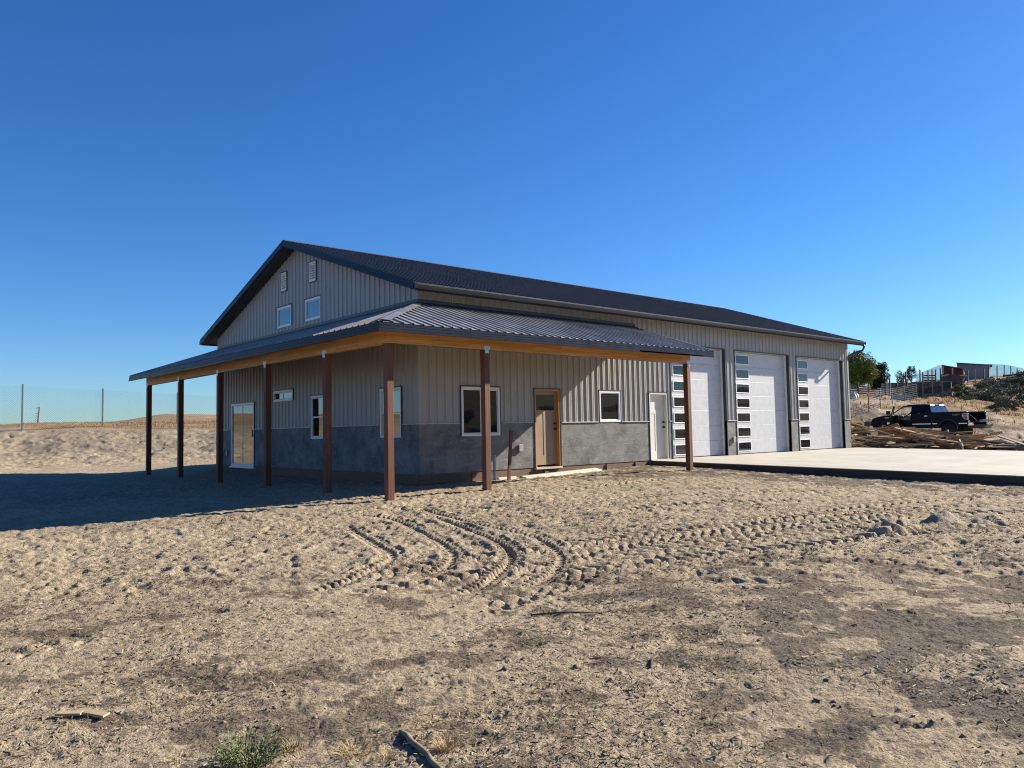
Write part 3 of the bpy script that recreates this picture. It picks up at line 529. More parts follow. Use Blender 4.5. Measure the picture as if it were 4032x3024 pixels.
# garage doors ---------------------------------------------------
def mk_garage():
    t = NT('embossed_steel'); n1 = t.noise(5, 6, .7); n2 = t.noise(42, 3, .6)
    c = t.mix(t.ramp(n1, (.35, 0.), (.65, 1.)), (.455, .465, .475), (.54, .545, .55)); t.bump(n2, .25, .004); return t.set(Base_Color=c, Roughness=.45)
GD = mk_garage(); GFR = painted('door_jamb_paint', (.72, .71, .66), .5, .06); WINF = painted('lite_frame', (.82, .83, .84), .35, .03); SEAM = painted('door_seam', (.25, .26, .28), .6)
REC = .175
for key, wx in (('g1', (9.69, 10.42)), ('g2', (13.20, 14.01)), ('g3', (17.36, 18.11))):
    a, b, c, d = SO[key]; m = MB(); hs_ = (d-c)/7; gap = .005
    for i in range(7):
        z0 = c+.012+i*(d-c-.03)/7; z1 = c+.012+(i+1)*(d-c-.03)/7-gap; m.box(a+.01, b-.01, REC, REC+.04, z0, z1)
    gd = m.build('overhead_door', GD, B, bevel=.004)
    k = MB(); k.box(a, b, REC+.02, REC+.05, c, d); k.build('door_backing', SEAM, gd)
    for i in range(7):
        zc = c+.012+(i+.5)*(d-c-.03)/7; h = .165; ww = wx[1]-wx[0]; k = MB()
        for (p, q, r, s) in ((wx[0], wx[1], zc-h, zc-h+.024), (wx[0], wx[1], zc+h-.024, zc+h), (wx[0], wx[0]+.024, zc-h+.024, zc+h-.024), (wx[1]-.024, wx[1], zc-h+.024, zc+h-.024)): k.box(p, q, REC-.018, REC+.01, r, s)
        f = k.build('window_frame', WINF, gd, bevel=.003); k = MB(); k.box(wx[0]+.024, wx[1]-.024, REC-.006, REC+.008, zc-h+.024, zc+h-.024); k.build('pane', GLASS, gd)
    k = MB()    # dark outer trim return, then pale jamb
    for (p, q, r, s) in ((a-.03, a, c, d+.03), (b, b+.03, c, d+.03), (a, b, d, d+.03)): k.box(p, q, -.028, .09, r, s)
    k.build('door_trim', TRIM, gd); k = MB()
    for (p, q, r, s) in ((a-.03, a-.002, c, d+.03), (b+.002, b+.03, c, d+.03), (a, b, d+.002, d+.03)): k.box(p, q, .092, REC+.05, r, s)
    k.build('jamb', GFR, gd)
    k = MB(); k.box(a, b, REC-.012, REC-.002, c, c+.03); k.build('bottom_seal', BLACKM, gd)
    if key == 'g1': k = MB(); k.box(a-.02, a+.0, REC-.0, REC+.02, 0, 3.5)
# entry doors ----------------------------------------------------
TAN = painted('primed_door', (.30, .225, .145), .5, .04); WDR = painted('white_door_paint', (.60, .585, .52), .45, .03); WJ = painted('white_jamb', (.62, .60, .53), .5, .03)
def entry(o, leafm, jm, glass, z0=.03):
    a, b, c, d = o; rc = .10; fr = .05; m = MB(); la, lb, lz = a+fr, b-fr, d-fr
    m.box(la, lb, rc, rc+.045, z0+.02, lz); zz = z0+.02
    def raised(p, q, r, s): m.box(p, q, rc-.009, rc-.001+.002, r, s)
    st = .11
    raised(la, la+st, zz, lz); raised(lb-st, lb, zz, lz); raised(la+st, lb-st, lz-.11, lz); raised(la+st, lb-st, zz, zz+.24); raised(la+st, lb-st, lz-.58, lz-.47)
    mid = (la+lb)/2; raised(mid-.055, mid+.055, zz+.24, lz-.58)
    e = m.build('entry_door', leafm, B, bevel=.002)
    if glass:
        k = MB(); k.box(la+st-.03, lb-st+.03, rc-.012, rc-.0095, lz-.50, lz-.09); k.box(la+st-.012, lb-st+.012, rc-.016, rc-.0125, lz-.485, lz-.105); k.build('pane', mk_glass('seedy_glass', (.03, .022, .018), 1.6), e)
    k = MB(); k.box(a, la-.002, -.02, rc+.06, c+.02, d); k.box(lb+.002, b, -.02, rc+.06, c+.02, d); k.box(la, lb, -.02, rc+.06, lz+.002, d); k.build('door_jamb', jm, e)
    k = MB(); k.box(a-.025, a-.001, -.03, .02, max(c, 0), d+.028); k.box(b+.001, b+.025, -.03, .02, max(c, 0), d+.028); k.box(a-.001, b+.001, -.03, .02, d+.001, d+.028); k.build('trim', TRIM, e)
    k = MB(); k.box(a-.01, b+.01, -.06, rc+.05, c-.03, c+.02); k.build('threshold', painted('sill', (.55, .48, .36), .5), e)
    k = MB(); hx = lb-.065
    for hz in (.98, 1.13):
        k.tube([(hx, rc-.01, hz), (hx, rc-.03, hz)], .032, 12); k.tube([(hx, rc-.03, hz), (hx, rc-.07, hz)], .026 if hz < 1.1 else .02, 12)
    build_split(k, 'handle', BLACKM, e)
entry(SO['tan'], TAN, JAMBW, True); entry(SO['white'], WDR, WJ, False, .0)
for bx in (3.06, 12.65):
    m = MB(); m.box(bx-.06, bx+.06, -.06, -.015, .44, .60); m.box(bx-.07, bx+.07, -.075, -.060, .43, .61); m.build('outlet_box', painted('outlet', (.30, .29, .28), .5), B, bevel=.006)
m = MB(); m.box(-.05, -.013, 11.25, 11.37, .30, .46); m.build('outlet_box', painted('outlet_grey', (.30, .30, .30), .5), B, bevel=.006)
m = MB(); m.tube([(12.45, -.02, .62), (12.45, -.10, .62), (12.45, -.10, .50)], .012, 6)
# ---------------------------------------------------------------- porch
PE, PW, PR = 2.99, 3.93, 2.7
PXE, PYE = 7.70, 12.76
m = MB()
def PS(u, d, t): return (u, -PR+t*PR, PE+t*(PW-PE)+d)
def PG(u, d, t): return (-PR+t*PR, u, PE+t*(PW-PE)+d)
pts = rib_profile(-PR, PXE, .1, .025, False)
for (a, ha), (b, hb) in zip(pts[:-1], pts[1:]):
    def tm(u): return 1.0 if u >= 0 else (u+PR)/PR
    m.poly([PS(a, ha, 0), PS(b, hb, 0), PS(b, hb, tm(b)), PS(a, ha, tm(a))])
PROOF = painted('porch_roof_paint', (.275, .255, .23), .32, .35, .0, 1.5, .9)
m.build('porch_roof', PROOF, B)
m = MB(); pts = rib_profile(-PR, PYE, .1, .025, False)
for (a, ha), (b, hb) in zip(pts[:-1], pts[1:]): m.poly([PG(b, hb, 0), PG(a, ha, 0), PG(a, ha, tm(a)), PG(b, hb, tm(b))])
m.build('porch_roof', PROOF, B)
m = MB()    # underside deck, purlins, rafters
m.hexa([(-PR+.03, -PR+.03, PE-.07), (PXE-.03, -PR+.03, PE-.07), (PXE-.03, -.03, PW-.07), (-.03, -.03, PW-.07)], [(-PR+.03, -PR+.03, PE-.03), (PXE-.03, -PR+.03, PE-.03), (PXE-.03, -.03, PW-.03), (-.03, -.03, PW-.03)])
m.hexa([(-PR+.03, PYE-.03, PE-.07), (-PR+.03, -PR+.03, PE-.07), (-.03, -.03, PW-.07), (-.03, PYE-.03, PW-.07)], [(-PR+.03, PYE-.03, PE-.03), (-PR+.03, -PR+.03, PE-.03), (-.03, -.03, PW-.03), (-.03, PYE-.03, PW-.03)])
x = m.build('porch_ceiling', wood('purlin_wood', (.25, .16, .08), (.36, .24, .13), .8, axis='x'), B); fix_normals(x)
m = MB()
for i in range(12):
    X = .3+i*.62; m.bar((X, -2.15, PE-.07+.19-.08), (X, -.06, PW-.17), .04, .14)
for i in range(20):
    Y = .3+i*.62; m.bar((-2.15, Y, PE-.07+.19-.08), (-.06, Y, PW-.17), .04, .14)
build_split(m, 'rafter', wood('rafter_wood', (.30, .19, .09), (.42, .28, .15), .8, axis='y'), B, tol=.0)
FASC2 = painted('porch_fascia_paint', (.022, .030, .048), .3, .12, 0, 3, .08)
m = MB()
for (zt, zb, ex) in ((-.012, -.062, 0), (-.070, -.114, .010), (-.122, -.172, .020)):
    m.box(-PR-.014-ex, -PR+.012, -PR-.014-ex, PYE+.01, PE+zb, PE+zt); m.box(-PR+.0125, PXE+.0, -PR-.014-ex, -PR+.012, PE+zb, PE+zt)
x = m.build('porch_fascia', FASC2, B)
m = MB()
for F0, X in ((lambda t, d, z: (PXE+d, -PR+t*PR, PE+t*(PW-PE)+z), 0), (lambda t, d, z: (-PR+t*PR, PYE+d, PE+t*(PW-PE)+z), 0)):
    m.hexa([F0(0, 0, -.172), F0(1, 0, -.172), F0(1, .03, -.172), F0(0, .03, -.172)], [F0(0, 0, .012), F0(1, 0, .012), F0(1, .03, .012), F0(0, .03, .012)])
build_split(m, 'rake_trim', FASC2, B)
m = MB(); m.hexa([(PXE-.12, -PR-.0, PE+.020), (PXE+.034, -PR, PE+.020), (PXE+.034, 0, PW+.020), (PXE-.12, 0, PW+.02)], [(PXE-.12, -PR, PE+.026), (PXE+.034, -PR, PE+.026), (PXE+.034, 0, PW+.026), (PXE-.12, 0, PW+.026)])
x = m.build('rake_flashing', painted('rake_flash', (.14, .15, .17), .3, .1, .6), B); fix_normals(x)
m = MB()    # crumpled silver hip flashing
n = 22; rr_ = random.Random(3)
for sd in (0, 1):
    prev = None
    for i in range(n+1):
        t = .02+.96*i/n; wv = .20+.02*rr_.random(); zz = .026+.012*rr_.random(); P0 = (-PR+t*PR, -PR+t*PR, PE+t*(PW-PE)+.035+.01*rr_.random())
        off = wv; P1 = (P0[0]+off, P0[1], PE+((P0[1]+PR)/PR)*(PW-PE)+zz) if sd == 0 else (P0[0], P0[1]+off, PE+((P0[0]+PR)/PR)*(PW-PE)+zz)
        if prev: m.poly([prev[0], prev[1], P1, P0] if sd == 0 else [prev[1], prev[0], P0, P1])
        prev = (P0, P1)
m.build('hip_flashing', SILVER, B)
m = MB(); m.box(-.03, -.026, .0, WID, PW-.02, PW+.11); m.box(-.03, PXE, -.030, -.026, PW-.02, PW+.11); m.hexa([(-.16, .0, PW-.03), (-.03, 0, PW+.03), (-.03, WID, PW+.03), (-.16, PYE, PW-.03)], [(-.16, 0, PW-.025), (-.03, 0, PW+.035), (-.03, WID, PW+.035), (-.16, PYE, PW-.025)])
m.hexa([(-.1, -.16, PW-.03), (-.03, -.03, PW+.03), (PXE, -.03, PW+.03), (PXE, -.16, PW-.03)], [(-.1, -.16, PW-.025), (-.03, -.03, PW+.035), (PXE, -.03, PW+.035), (PXE, -.16, PW-.025)])
x = m.build('wall_flashing', TRIM, B); fix_normals(x)
# thin silver drip flashing left on part of the side fascia
m = MB(); m.box(4.6, 7.2, -PR-.034, -PR-.031, PE-.172, PE-.14); m.build('drip_flashing', SILVER, B)
BZ0, BZ1 = 2.665, 3.045; pc = -2.21
m = MB(); m.box(pc+.001, 7.24, pc-.07, pc+.07, BZ0, BZ1); m.build('porch_beam', BEAMX, B, bevel=.004)
m = MB(); m.box(pc-.07, pc+.07, pc-.071, 12.44, BZ0+.0005, BZ1); m.build('porch_beam', BEAMY, B, bevel=.004)
PP = [(pc, y) for y in (pc, .20, 3.18, 6.21, 9.31, 12.36)]+[(.16, pc), (7.16, pc)]
for i, (x, y) in enumerate(PP):
    m = MB(); g = gsurf(x, y)-.25; m.box(x-.07, x+.07, y-.07, y+.07, g, BZ0-.001); po = m.build('porch_post', POSTM, B, bevel=.006)
    if i:
        k = MB()
        if i < 6:
            for sx in (-1, 1): k.box(x+sx*.0725, x+sx*.0755, y-.085, y+.085, BZ0, BZ0+.085); k.box(x+sx*.0725, x+sx*.0755, y-.05, y+.05, BZ0-.075, BZ0)
        else:
            for sy in (-1, 1): k.box(x-.085, x+.085, y+sy*.0725, y+sy*.0755, BZ0, BZ0+.085); k.box(x-.05, x+.05, y+sy*.0725, y+sy*.0755, BZ0-.075, BZ0)
        build_split(k, 'bracket', BRK, po)
# ---------------------------------------------------------------- slab
m = MB(); sz = lambda y: .0165*y+.002
m.hexa([(8.25, -14.3, sz(-14.3)-.16), (21.6, -14.3, sz(-14.3)-.16), (21.6, .3, -.16), (8.25, .3, -.16)], [(8.25, -14.3, sz(-14.3)), (21.6, -14.3, sz(-14.3)), (21.6, 0, 0), (8.25, 0, 0)])
m.poly([(8.25, 0, 0), (21.07, 0, 0), (21.07, .3, 0), (8.25, .3, 0)])
x = m.build('concrete_apron', SLABM, None, bevel=.012); fix_normals(x); tag(x, 'pale new concrete apron in front of the garage doors', 'pavement', kind='structure')
#PART2
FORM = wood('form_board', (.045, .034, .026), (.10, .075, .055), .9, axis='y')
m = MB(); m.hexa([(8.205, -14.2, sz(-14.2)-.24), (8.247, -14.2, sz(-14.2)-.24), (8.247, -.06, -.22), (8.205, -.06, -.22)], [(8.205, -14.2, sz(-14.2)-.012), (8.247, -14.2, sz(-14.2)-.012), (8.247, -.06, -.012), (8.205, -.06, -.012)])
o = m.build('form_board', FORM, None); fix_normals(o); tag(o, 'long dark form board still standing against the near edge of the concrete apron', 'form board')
# ---------------------------------------------------------------- helpers for placing things on the land
def hit(px, py, dmin=2.5, dmax=140):
    r = ray(px, py); ds = np.geomspace(dmin, dmax, 400); P = CC[None]+ds[:, None]*r[None]; zz = base_z(P[:, 0], P[:, 1]); k = np.nonzero(P[:, 2] < zz)[0]
    return P[k[0]] if len(k) else P[-1]
def plane_pt(px, py, ax, val): r = ray(px, py); t = (val-CC[ax])/r[ax]; return CC+t*r
# ---------------------------------------------------------------- things by the wall
DIRTP = painted('pipe_grey', (.30, .34, .38), .4, .08)
m = MB(); m.tube([(0, 0, -.3), (0, 0, .60)], .034, 16); m.tube([(0, 0, .60), (0, 0, .66)], .039, 16)
o = m.build('plastic_pipe', DIRTP, None, True, loc=(1.93, -.35, -.28)); tag(o, 'grey plastic pipe standing upright in the dirt behind a porch post', 'pipe')
es = o.modifiers.new('e', 'EDGE_SPLIT')
t0 = plane_pt(2012.5, 1695.5, 1, -.5); b0 = plane_pt(2003, 1901, 1, -.5)
m = MB(); m.bar(tuple(b0-(t0-b0)*.2), tuple(t0), .085, .038, (0, 1, 0)); o = m.build('wooden_stake', POSTM, None, bevel=.003); tag(o, 'leaning brown wooden stake driven into the dirt near the tan door', 'stake')
PANM = painted('trim_sheet', (.50, .46, .36), .4, .06)
def folded(name, a, b, w, label, roll=.02):
    a = Vector(a); b = Vector(b); d = (b-a).normalized(); n = Vector((-d.y, d.x, 0)); m = MB(); prof = [(0, .0), (.05, .045), (w*.5, .05), (w*.55, .065), (w-.04, .075), (w, .03)]
    for (s0, h0), (s1, h1) in zip(prof[:-1], prof[1:]):
        m.hexa([a+n*s0+Vector((0, 0, h0-.003)), b+n*s0+Vector((0, 0, h0-.003)), b+n*s1+Vector((0, 0, h1-.003)), a+n*s1+Vector((0, 0, h1-.003))], [a+n*s0+Vector((0, 0, h0)), b+n*s0+Vector((0, 0, h0)), b+n*s1+Vector((0, 0, h1)), a+n*s1+Vector((0, 0, h1))])
    o = m.build(name, PANM, None); fix_normals(o); return tag(o, label, 'metal trim')
folded('metal_trim', (2.75, -.62, -.235), (5.55, -.55, -.16), .30, 'long cream folded metal trim piece lying on the dirt below the tan door')
folded('metal_trim', (2.15, -.30, -.245), (2.68, -.36, -.235), .14, 'short cream metal trim offcut on the dirt behind the wooden stake')
# boards in the foreground
PALEW = wood('fresh_board', (.36, .26, .15), (.50, .38, .23), .7, axis='x'); BRNW = wood('weathered_board', (.15, .085, .045), (.27, .16, .085), .75, axis='x')
for (q0, q1, w, lab) in (((222, 2836), (322, 2832), .035, 'pale splintered wood scrap on the dirt, left of the pair in the foreground'), ((318, 2824), (420, 2838), .045, 'pale wood scrap resting on the end of another scrap in the foreground')):
    a = hit(*q0); b = hit(*q1); m = MB(); L = np.linalg.norm(b-a); m.box(0, L, -w/2, w/2, 0, .012)
    o = m.build('wood_scrap', PALEW, None, bevel=.002, loc=(a[0], a[1], gsurf(a[0], a[1])+.012)); o.rotation_euler = (R(8), -math.atan2(b[2]-a[2], L)*.3, math.atan2(b[1]-a[1], b[0]-a[0])); tag(o, lab, 'wood scrap')
a = hit(1575, 2905); b = hit(1735, 3060); m = MB(); pts_ = []
for i in range(7):
    t = i/6; p = a*(1-t)+b*t; pts_.append((p[0]+.006*math.sin(i*2.1), p[1], gsurf(p[0], p[1])+.012))
m.tube(pts_, [.010, .013, .013, .014, .013, .014, .013], 8); o = m.build('dead_stick', wood('bark', (.15, .115, .08), (.27, .21, .15), .9), None, True); tag(o, 'dead grey stick half buried in the dirt at the bottom edge', 'stick')
for (q, L, rz, lab) in (((2090, 2433), .55, .1, 'thin dark stick lying flat in the middle foreground dirt'), ((2560, 2640), .30, 1.2, 'short bent twig lying in the right foreground dirt')):
    a = hit(*q); m = MB(); m.tube([(0, 0, 0), (L*.5, .015, .008), (L, -.01, .0)], [.008, .007, .004], 6); o = m.build('twig', wood('twig_bark', (.07, .05, .035), (.13, .10, .07), .9), None, True, loc=(a[0], a[1], gsurf(a[0], a[1])+.012)); o.rotation_euler = (0, 0, _sy and math.atan2(RV[1], RV[0])+rz); tag(o, lab, 'twig')
# grass blades
def leafmat(name, a, b, rough=.7, sub=0):
    t = NT(name); g = t.n('ShaderNodeNewGeometry'); c = t.mix(g.outputs['Random Per Island'], a, b); n = t.noise(1.7, 3); c = t.mix(t.ramp(n, (.4, 0.), (.65, .45)), c, tuple(x*.6 for x in a)); return t.set(Base_Color=c, Roughness=rough, Specular_IOR_Level=.25)
GREENW = leafmat('green_weed', (.06, .085, .028), (.19, .21, .08)); GOLD = leafmat('dry_grass', (.30, .19, .07), (.52, .38, .18)); STRAW = leafmat('straw', (.05, .034, .024), (.40, .31, .20))
def blades(n, rad, h, lean, w=.0022, seed=1, leaf=False):
    r = random.Random(seed); m = MB()
    for i in range(n):
        a = r.random()*6.283; q = rad*math.sqrt(r.random())*.7; x, y = q*math.cos(a), q*math.sin(a); hh = h*(.45+.75*r.random()); l = lean*(.3+r.random())*rad; a2 = a+r.uniform(-.7, .7)
        p = [Vector((x+l*math.cos(a2)*t*t, y+l*math.sin(a2)*t*t, hh*t*(1-.18*t*lean))) for t in (0, .4, .75, 1)]; sd = Vector((-math.sin(a2+r.uniform(-1, 1)), math.cos(a2), 0)).normalized()*w
        for k in range(3):
            w0 = 1-k/3.2; w1 = 1-(k+1)/3.2; m.poly([p[k]-sd*w0, p[k]+sd*w0, p[k+1]+sd*w1, p[k+1]-sd*w1])
        if leaf:
            for _ in range(5):
                t = r.uniform(.3, 1); k = min(2, int(t*3)); c = p[k].lerp(p[k+1], t*3-k if t < 1 else 1); e = Vector((r.uniform(-1, 1), r.uniform(-1, 1), r.uniform(-.2, .9))).normalized()*r.uniform(.008, .02); f = e.cross(Vector((r.uniform(-1, 1), r.uniform(-1, 1), 1))).normalized()*.0035
                m.poly([c, c+e*.5+f, c+e, c+e*.5-f])
    return m
for i, (q, n, rad, h, mat, lab, nm, cat) in enumerate((((985, 3005), 620, .17, .12, GREENW, 'bushy green weed growing at the bottom edge of the lot', 'weed', 'weed'),
    ((1395, 2985), 260, .10, .055, GOLD, 'wide golden dry grass tuft between the green weed and the stick', 'grass_tuft', 'dry grass'), ((1530, 3012), 160, .045, .06, GOLD, 'small golden dry grass tuft left of the half buried stick', 'grass_tuft', 'dry grass'),
    ((1760, 2985), 260, .07, .07, GOLD, 'golden dry grass tuft just right of the half buried stick', 'grass_tuft', 'dry grass'), ((1700, 2880), 180, .11, .035, GOLD, 'low dry grass tuft above the end of the half buried stick', 'grass_tuft', 'dry grass'),
    ((1160, 2960), 110, .06, .09, GOLD, 'straw coloured dead stems on the right of the green weed', 'grass_tuft', 'dry grass'), ((700, 3010), 120, .08, .05, GOLD, 'sparse dead stems on the left of the green weed', 'grass_tuft', 'dry grass'))):
    a = hit(*q); o = blades(int(n*.38), rad, h, .9 if mat is GOLD else .65, .0022 if mat is GOLD else .0028, 40+i, mat is GREENW).build(nm, mat, None, loc=(a[0], a[1], gsurf(a[0], a[1])-.01)); tag(o, lab, cat)
# litter: straw and clods nobody could count
def litter():
    f0 = math.atan2(_F[1], _F[0]); N = 80000
    A = f0+rng.uniform(-R(38), R(38), N); D = 3.0+11*rng.random(N)**1.3; x = CC[0]+np.cos(A)*D; y = CC[1]+np.sin(A)*D
    dens = fbm(x*.9, y*.9, 301, 4); keep = rng.random(N) < sstep(.40, .60, dens)*.95+.08; x, y, D = x[keep], y[keep], D[keep]; n = len(x)
    z = base_z(x, y)+ground_detail(x, y)[0]; L = rng.uniform(.008, .05, n)*(.7+D*.05); w = (.0009+.0012*rng.random(n))*(.8+D*.09); th = rng.random(n)*math.pi; p = rng.normal(0, .22, n)
    d = np.stack([np.cos(th)*np.cos(p), np.sin(th)*np.cos(p), np.sin(p)], -1)*L[:, None]; s = np.stack([-np.sin(th), np.cos(th), rng.normal(0, .5, n)], -1)*w[:, None]; c = np.stack([x, y, z+.004+np.abs(d[:, 2])*.5], -1)
    V = np.stack([c-d/2-s, c-d/2+s, c+d/2+s, c+d/2-s], 1).reshape(-1, 3); return V, n
def npquads(name, V, n, mat):
    me = bpy.data.meshes.new(name); me.vertices.add(len(V)); me.vertices.foreach_set('co', V.astype(np.float32).ravel()); me.loops.add(4*n); me.loops.foreach_set('vertex_index', np.arange(4*n, dtype=np.int32))
    me.polygons.add(n); me.polygons.foreach_set('loop_start', np.arange(n, dtype=np.int32)*4); me.polygons.foreach_set('loop_total', np.full(n, 4, np.int32)); me.update(calc_edges=True); me.materials.append(mat); return me
V, n = litter(); o = bpy.data.objects.new('straw_litter', npquads('straw_litter', V, n, STRAW)); COL.objects.link(o); tag(o, 'scattered straw and dead plant bits on the dirt', 'litter', kind='stuff')
def clods():
    f0 = math.atan2(_F[1], _F[0]); N = 6000; A = f0+rng.uniform(-R(38), R(38), N); D = 3.0+12*rng.random(N)**1.2; x = CC[0]+np.cos(A)*D; y = CC[1]+np.sin(A)*D
    keep = rng.random(N) < sstep(.5, .66, fbm(x*1.3, y*1.3, 321, 4))+.05; x, y, D = x[keep], y[keep], D[keep]; n = len(x); z = base_z(x, y)+ground_detail(x, y)[0]; s = rng.exponential(.0045, n)+.003; s = np.minimum(s, .022)
    dirs = np.array([(1,0,0),(0,1,0),(-1,0,0),(0,-1,0),(0,0,1),(0,0,-1)], float); q = dirs[None]*(s[:, None, None]*rng.uniform(.6, 1.3, (n, 6, 1)))+rng.normal(0, .15, (n, 6, 3))*s[:, None, None]; q[:, :, 2] *= .7
    V = q+np.stack([x, y, z+s*.25], -1)[:, None]; F_ = np.array([(0,1,4),(1,2,4),(2,3,4),(3,0,4),(1,0,5),(2,1,5),(3,2,5),(0,3,5)]); F = (np.arange(n)[:, None, None]*6+F_[None]).reshape(-1, 3)
    me = bpy.data.meshes.new('dirt_clods'); me.vertices.add(n*6); me.vertices.foreach_set('co', V.astype(np.float32).ravel()); me.loops.add(F.size); me.loops.foreach_set('vertex_index', F.astype(np.int32).ravel()); me.polygons.add(len(F))
    me.polygons.foreach_set('loop_start', np.arange(len(F), dtype=np.int32)*3); me.polygons.foreach_set('loop_total', np.full(len(F), 3, np.int32)); me.update(calc_edges=True); return me
me = clods(); me.materials.append(leafmat('clod_dirt', (.12, .09, .065), (.28, .22, .155), .95)); o = bpy.data.objects.new('dirt_clods', me); COL.objects.link(o); tag(o, 'loose clods and pebbles of dry dirt over the lot', 'dirt clods', kind='stuff')
# ---------------------------------------------------------------- lumber pile
LW = [wood('lumber_brown', (.20, .115, .06), (.33, .20, .11), .75, axis='x'), wood('lumber_tan', (.30, .19, .10), (.44, .30, .17), .7, axis='x'), wood('lumber_grey', (.15, .12, .095), (.25, .20, .155), .85, axis='x'), wood('lumber_pale', (.44, .34, .21), (.58, .46, .30), .65, axis='x'), wood('lumber_red', (.24, .10, .055), (.34, .16, .09), .75, axis='x')]
rl = random.Random(11); GRP = 'boards in the scrap lumber pile'; protos = {}
for i in range(215):
    y = rl.uniform(-6.2, 1.3); main = y > -2.9; hmax = (.80 if y > -1.9 else .68) if main else .36
    if y > .5: hmax *= .7
    if y < -4.3: hmax *= .5
    f = rl.random(); x = 22.45+rl.uniform(0, 2.6); z = f*hmax*(1-abs(x-23.8)/3.2); L = rl.choice((.35, .5, .9, .9, 1.3, 1.8, 2.4, 3.0)); w = rl.choice((.09, .09, .14, .19, .24)); th = .038; k = rl.choices(range(5), (5, 4, 3, 2.6, 2))[0]
    if k == 3 and y < -4.3: k = 2
    key = (L, w, k)
    if key not in protos:
        m = MB(); m.box(-L/2, L/2, -w/2, w/2, 0, th); o = m.build('lumber_board', LW[k], None, bevel=.002); protos[key] = o
    else: o = protos[key].copy(); COL.objects.link(o)
    g = gz(x, y); o.location = (x, y, g+.03+z); yaw = rl.gauss(math.pi/2, .45) if rl.random() < .75 else rl.uniform(0, 3.14); pit = rl.gauss(0, .17)*(1 if main else .5); lift = abs(math.sin(pit))*L/2*.6
    o.location.z += max(0, lift-z)*.8
    o.rotation_euler = (rl.choice((0, 0, 0, R(90), R(20))), pit, yaw)
    tone = ('brown', 'tan', 'weathered grey', 'pale fresh', 'reddish')[k]; size = 'short' if L < 1 else ('long' if L > 2 else 'medium')
    tag(o, f'{size} {tone} board lying in the scrap lumber pile beyond the concrete apron', 'board', GRP)
OSB = wood('sheathing', (.27, .15, .07), (.38, .23, .11), .75, axis='x')
for (px, py, d, sx, sy, rot, lab) in ((3500, 1703, 33.6, .95, .55, (R(62), R(-20), R(-70)), 'brown boxed sheathing sheet leaning highest on the left of the lumber pile'), (3545, 1704, 33.9, 1.25, .50, (R(78), R(3), R(-72)), 'broad tan sheathing sheet standing on edge on top of the lumber pile'), (3790, 1735, 32, 1.5, .34, (R(84), R(1), R(-80)), 'long brown sheathing strip on edge in the right of the lumber pile')):
    P = pt(px, py, d); m = MB(); m.box(-sx/2, sx/2, -sy/2, sy/2, -.006, .006)
    if sy > .52: m.box(-sx/2, sx/2, sy/2-.03, sy/2, .006, .06); m.box(-sx/2, sx/2, -sy/2, -sy/2+.03, .006, .06); m.box(sx/2-.03, sx/2, -sy/2+.03, sy/2-.03, .006, .06)
    o = m.build('plywood_sheet', OSB, None, loc=tuple(P)); o.rotation_euler = rot; tag(o, lab, 'plywood')
for (px, py, d, L, rot, lab) in ((3577, 1703, 33.2, .55, (0, R(55), R(-70)), 'bright pale batten poking up steeply from the pile in front of the truck door'), (3715, 1718, 31.9, .75, (R(15), R(-12), R(-74)), 'splintered bright pale board in front of the rear truck wheel'), (3815, 1717, 33, .8, (0, R(-6), R(-74)), 'bright pale pole lying on the pile below the truck tailgate'), (3655, 1749, 31.2, .32, (R(60), R(-50), R(-60)), 'small white scrap standing on end in the middle of the pile'), (3600, 1752, 31, 1.9, (0, R(-1), R(-75)), 'long straight tan rail along the front foot of the pile'), (3357, 1728, 31, .35, (R(70), R(-60), R(-70)), 'white splintered offcut at the building corner end of the pile')):
    P = pt(px, py, d); m = MB(); m.box(-L/2, L/2, -.03, .03, -.02, .02); o = m.build('lumber_board', LW[3], None, bevel=.002, loc=tuple(P)); o.rotation_euler = rot; tag(o, lab, 'board')
# ---------------------------------------------------------------- pickup truck
PNT = painted('truck_paint', (.004, .006, .012), .22, .1, .0, 2, .10); BLK = painted('black_plastic', (.010, .010, .011), .6, .1); CHR = painted('chrome', (.65, .66, .68), .18, .05, .95); RUB = painted('tyre_rubber', (.012, .012, .013), .85, .1)
TG = mk_glass('truck_glass', (.004, .005, .008), 1.35); REDL = painted('tail_lamp_red', (.30, .012, .012), .2, .1); WHL = painted('lamp_rim', (.62, .60, .60), .25, .05, .4)
ang = R(80); P0 = pt(3822, 1739, 44); rt = np.array([math.sin(ang), -math.cos(ang), 0]); P0 = P0+rt*.98; TZ = gz(P0[0]+.5, P0[1]+3)+.03
T = thing('pickup_truck', 'black crew cab pickup truck parked behind the lumber pile, driver door open, tailgate down', 'pickup truck', (P0[0], P0[1], TZ), ang)
def arc(cx, cz, r, a0, a1, n=12): return [(cx+r*math.cos(R(a0+(a1-a0)*i/n)), cz+r*math.sin(R(a0+(a1-a0)*i/n))) for i in range(n+1)]
XR, XF = 1.25, 4.93
def side(doorhole):
    p = [(.10, .70)]+arc(XR, .45, .56, 155, 25)+[(2.2, .58), (4.0, .58)]+arc(XF, .45, .56, 165, 20)+[(5.95, .62), (6.08, .80), (6.08, 1.05), (5.98, 1.20), (5.6, 1.30), (4.78, 1.40)]
    if doorhole: p += [(4.66, 1.40), (4.62, .74), (3.50, .74), (3.44, 1.46)]
    p += [(2.18, 1.46), (2.17, 1.50), (.12, 1.50), (.10, 1.44)]
    return p
m = MB(); m.prism([(x, .91, z) for x, z in side(True)], (0, .07, 0)); m.prism([(x, -.98, z) for x, z in side(False)], (0, .07, 0))
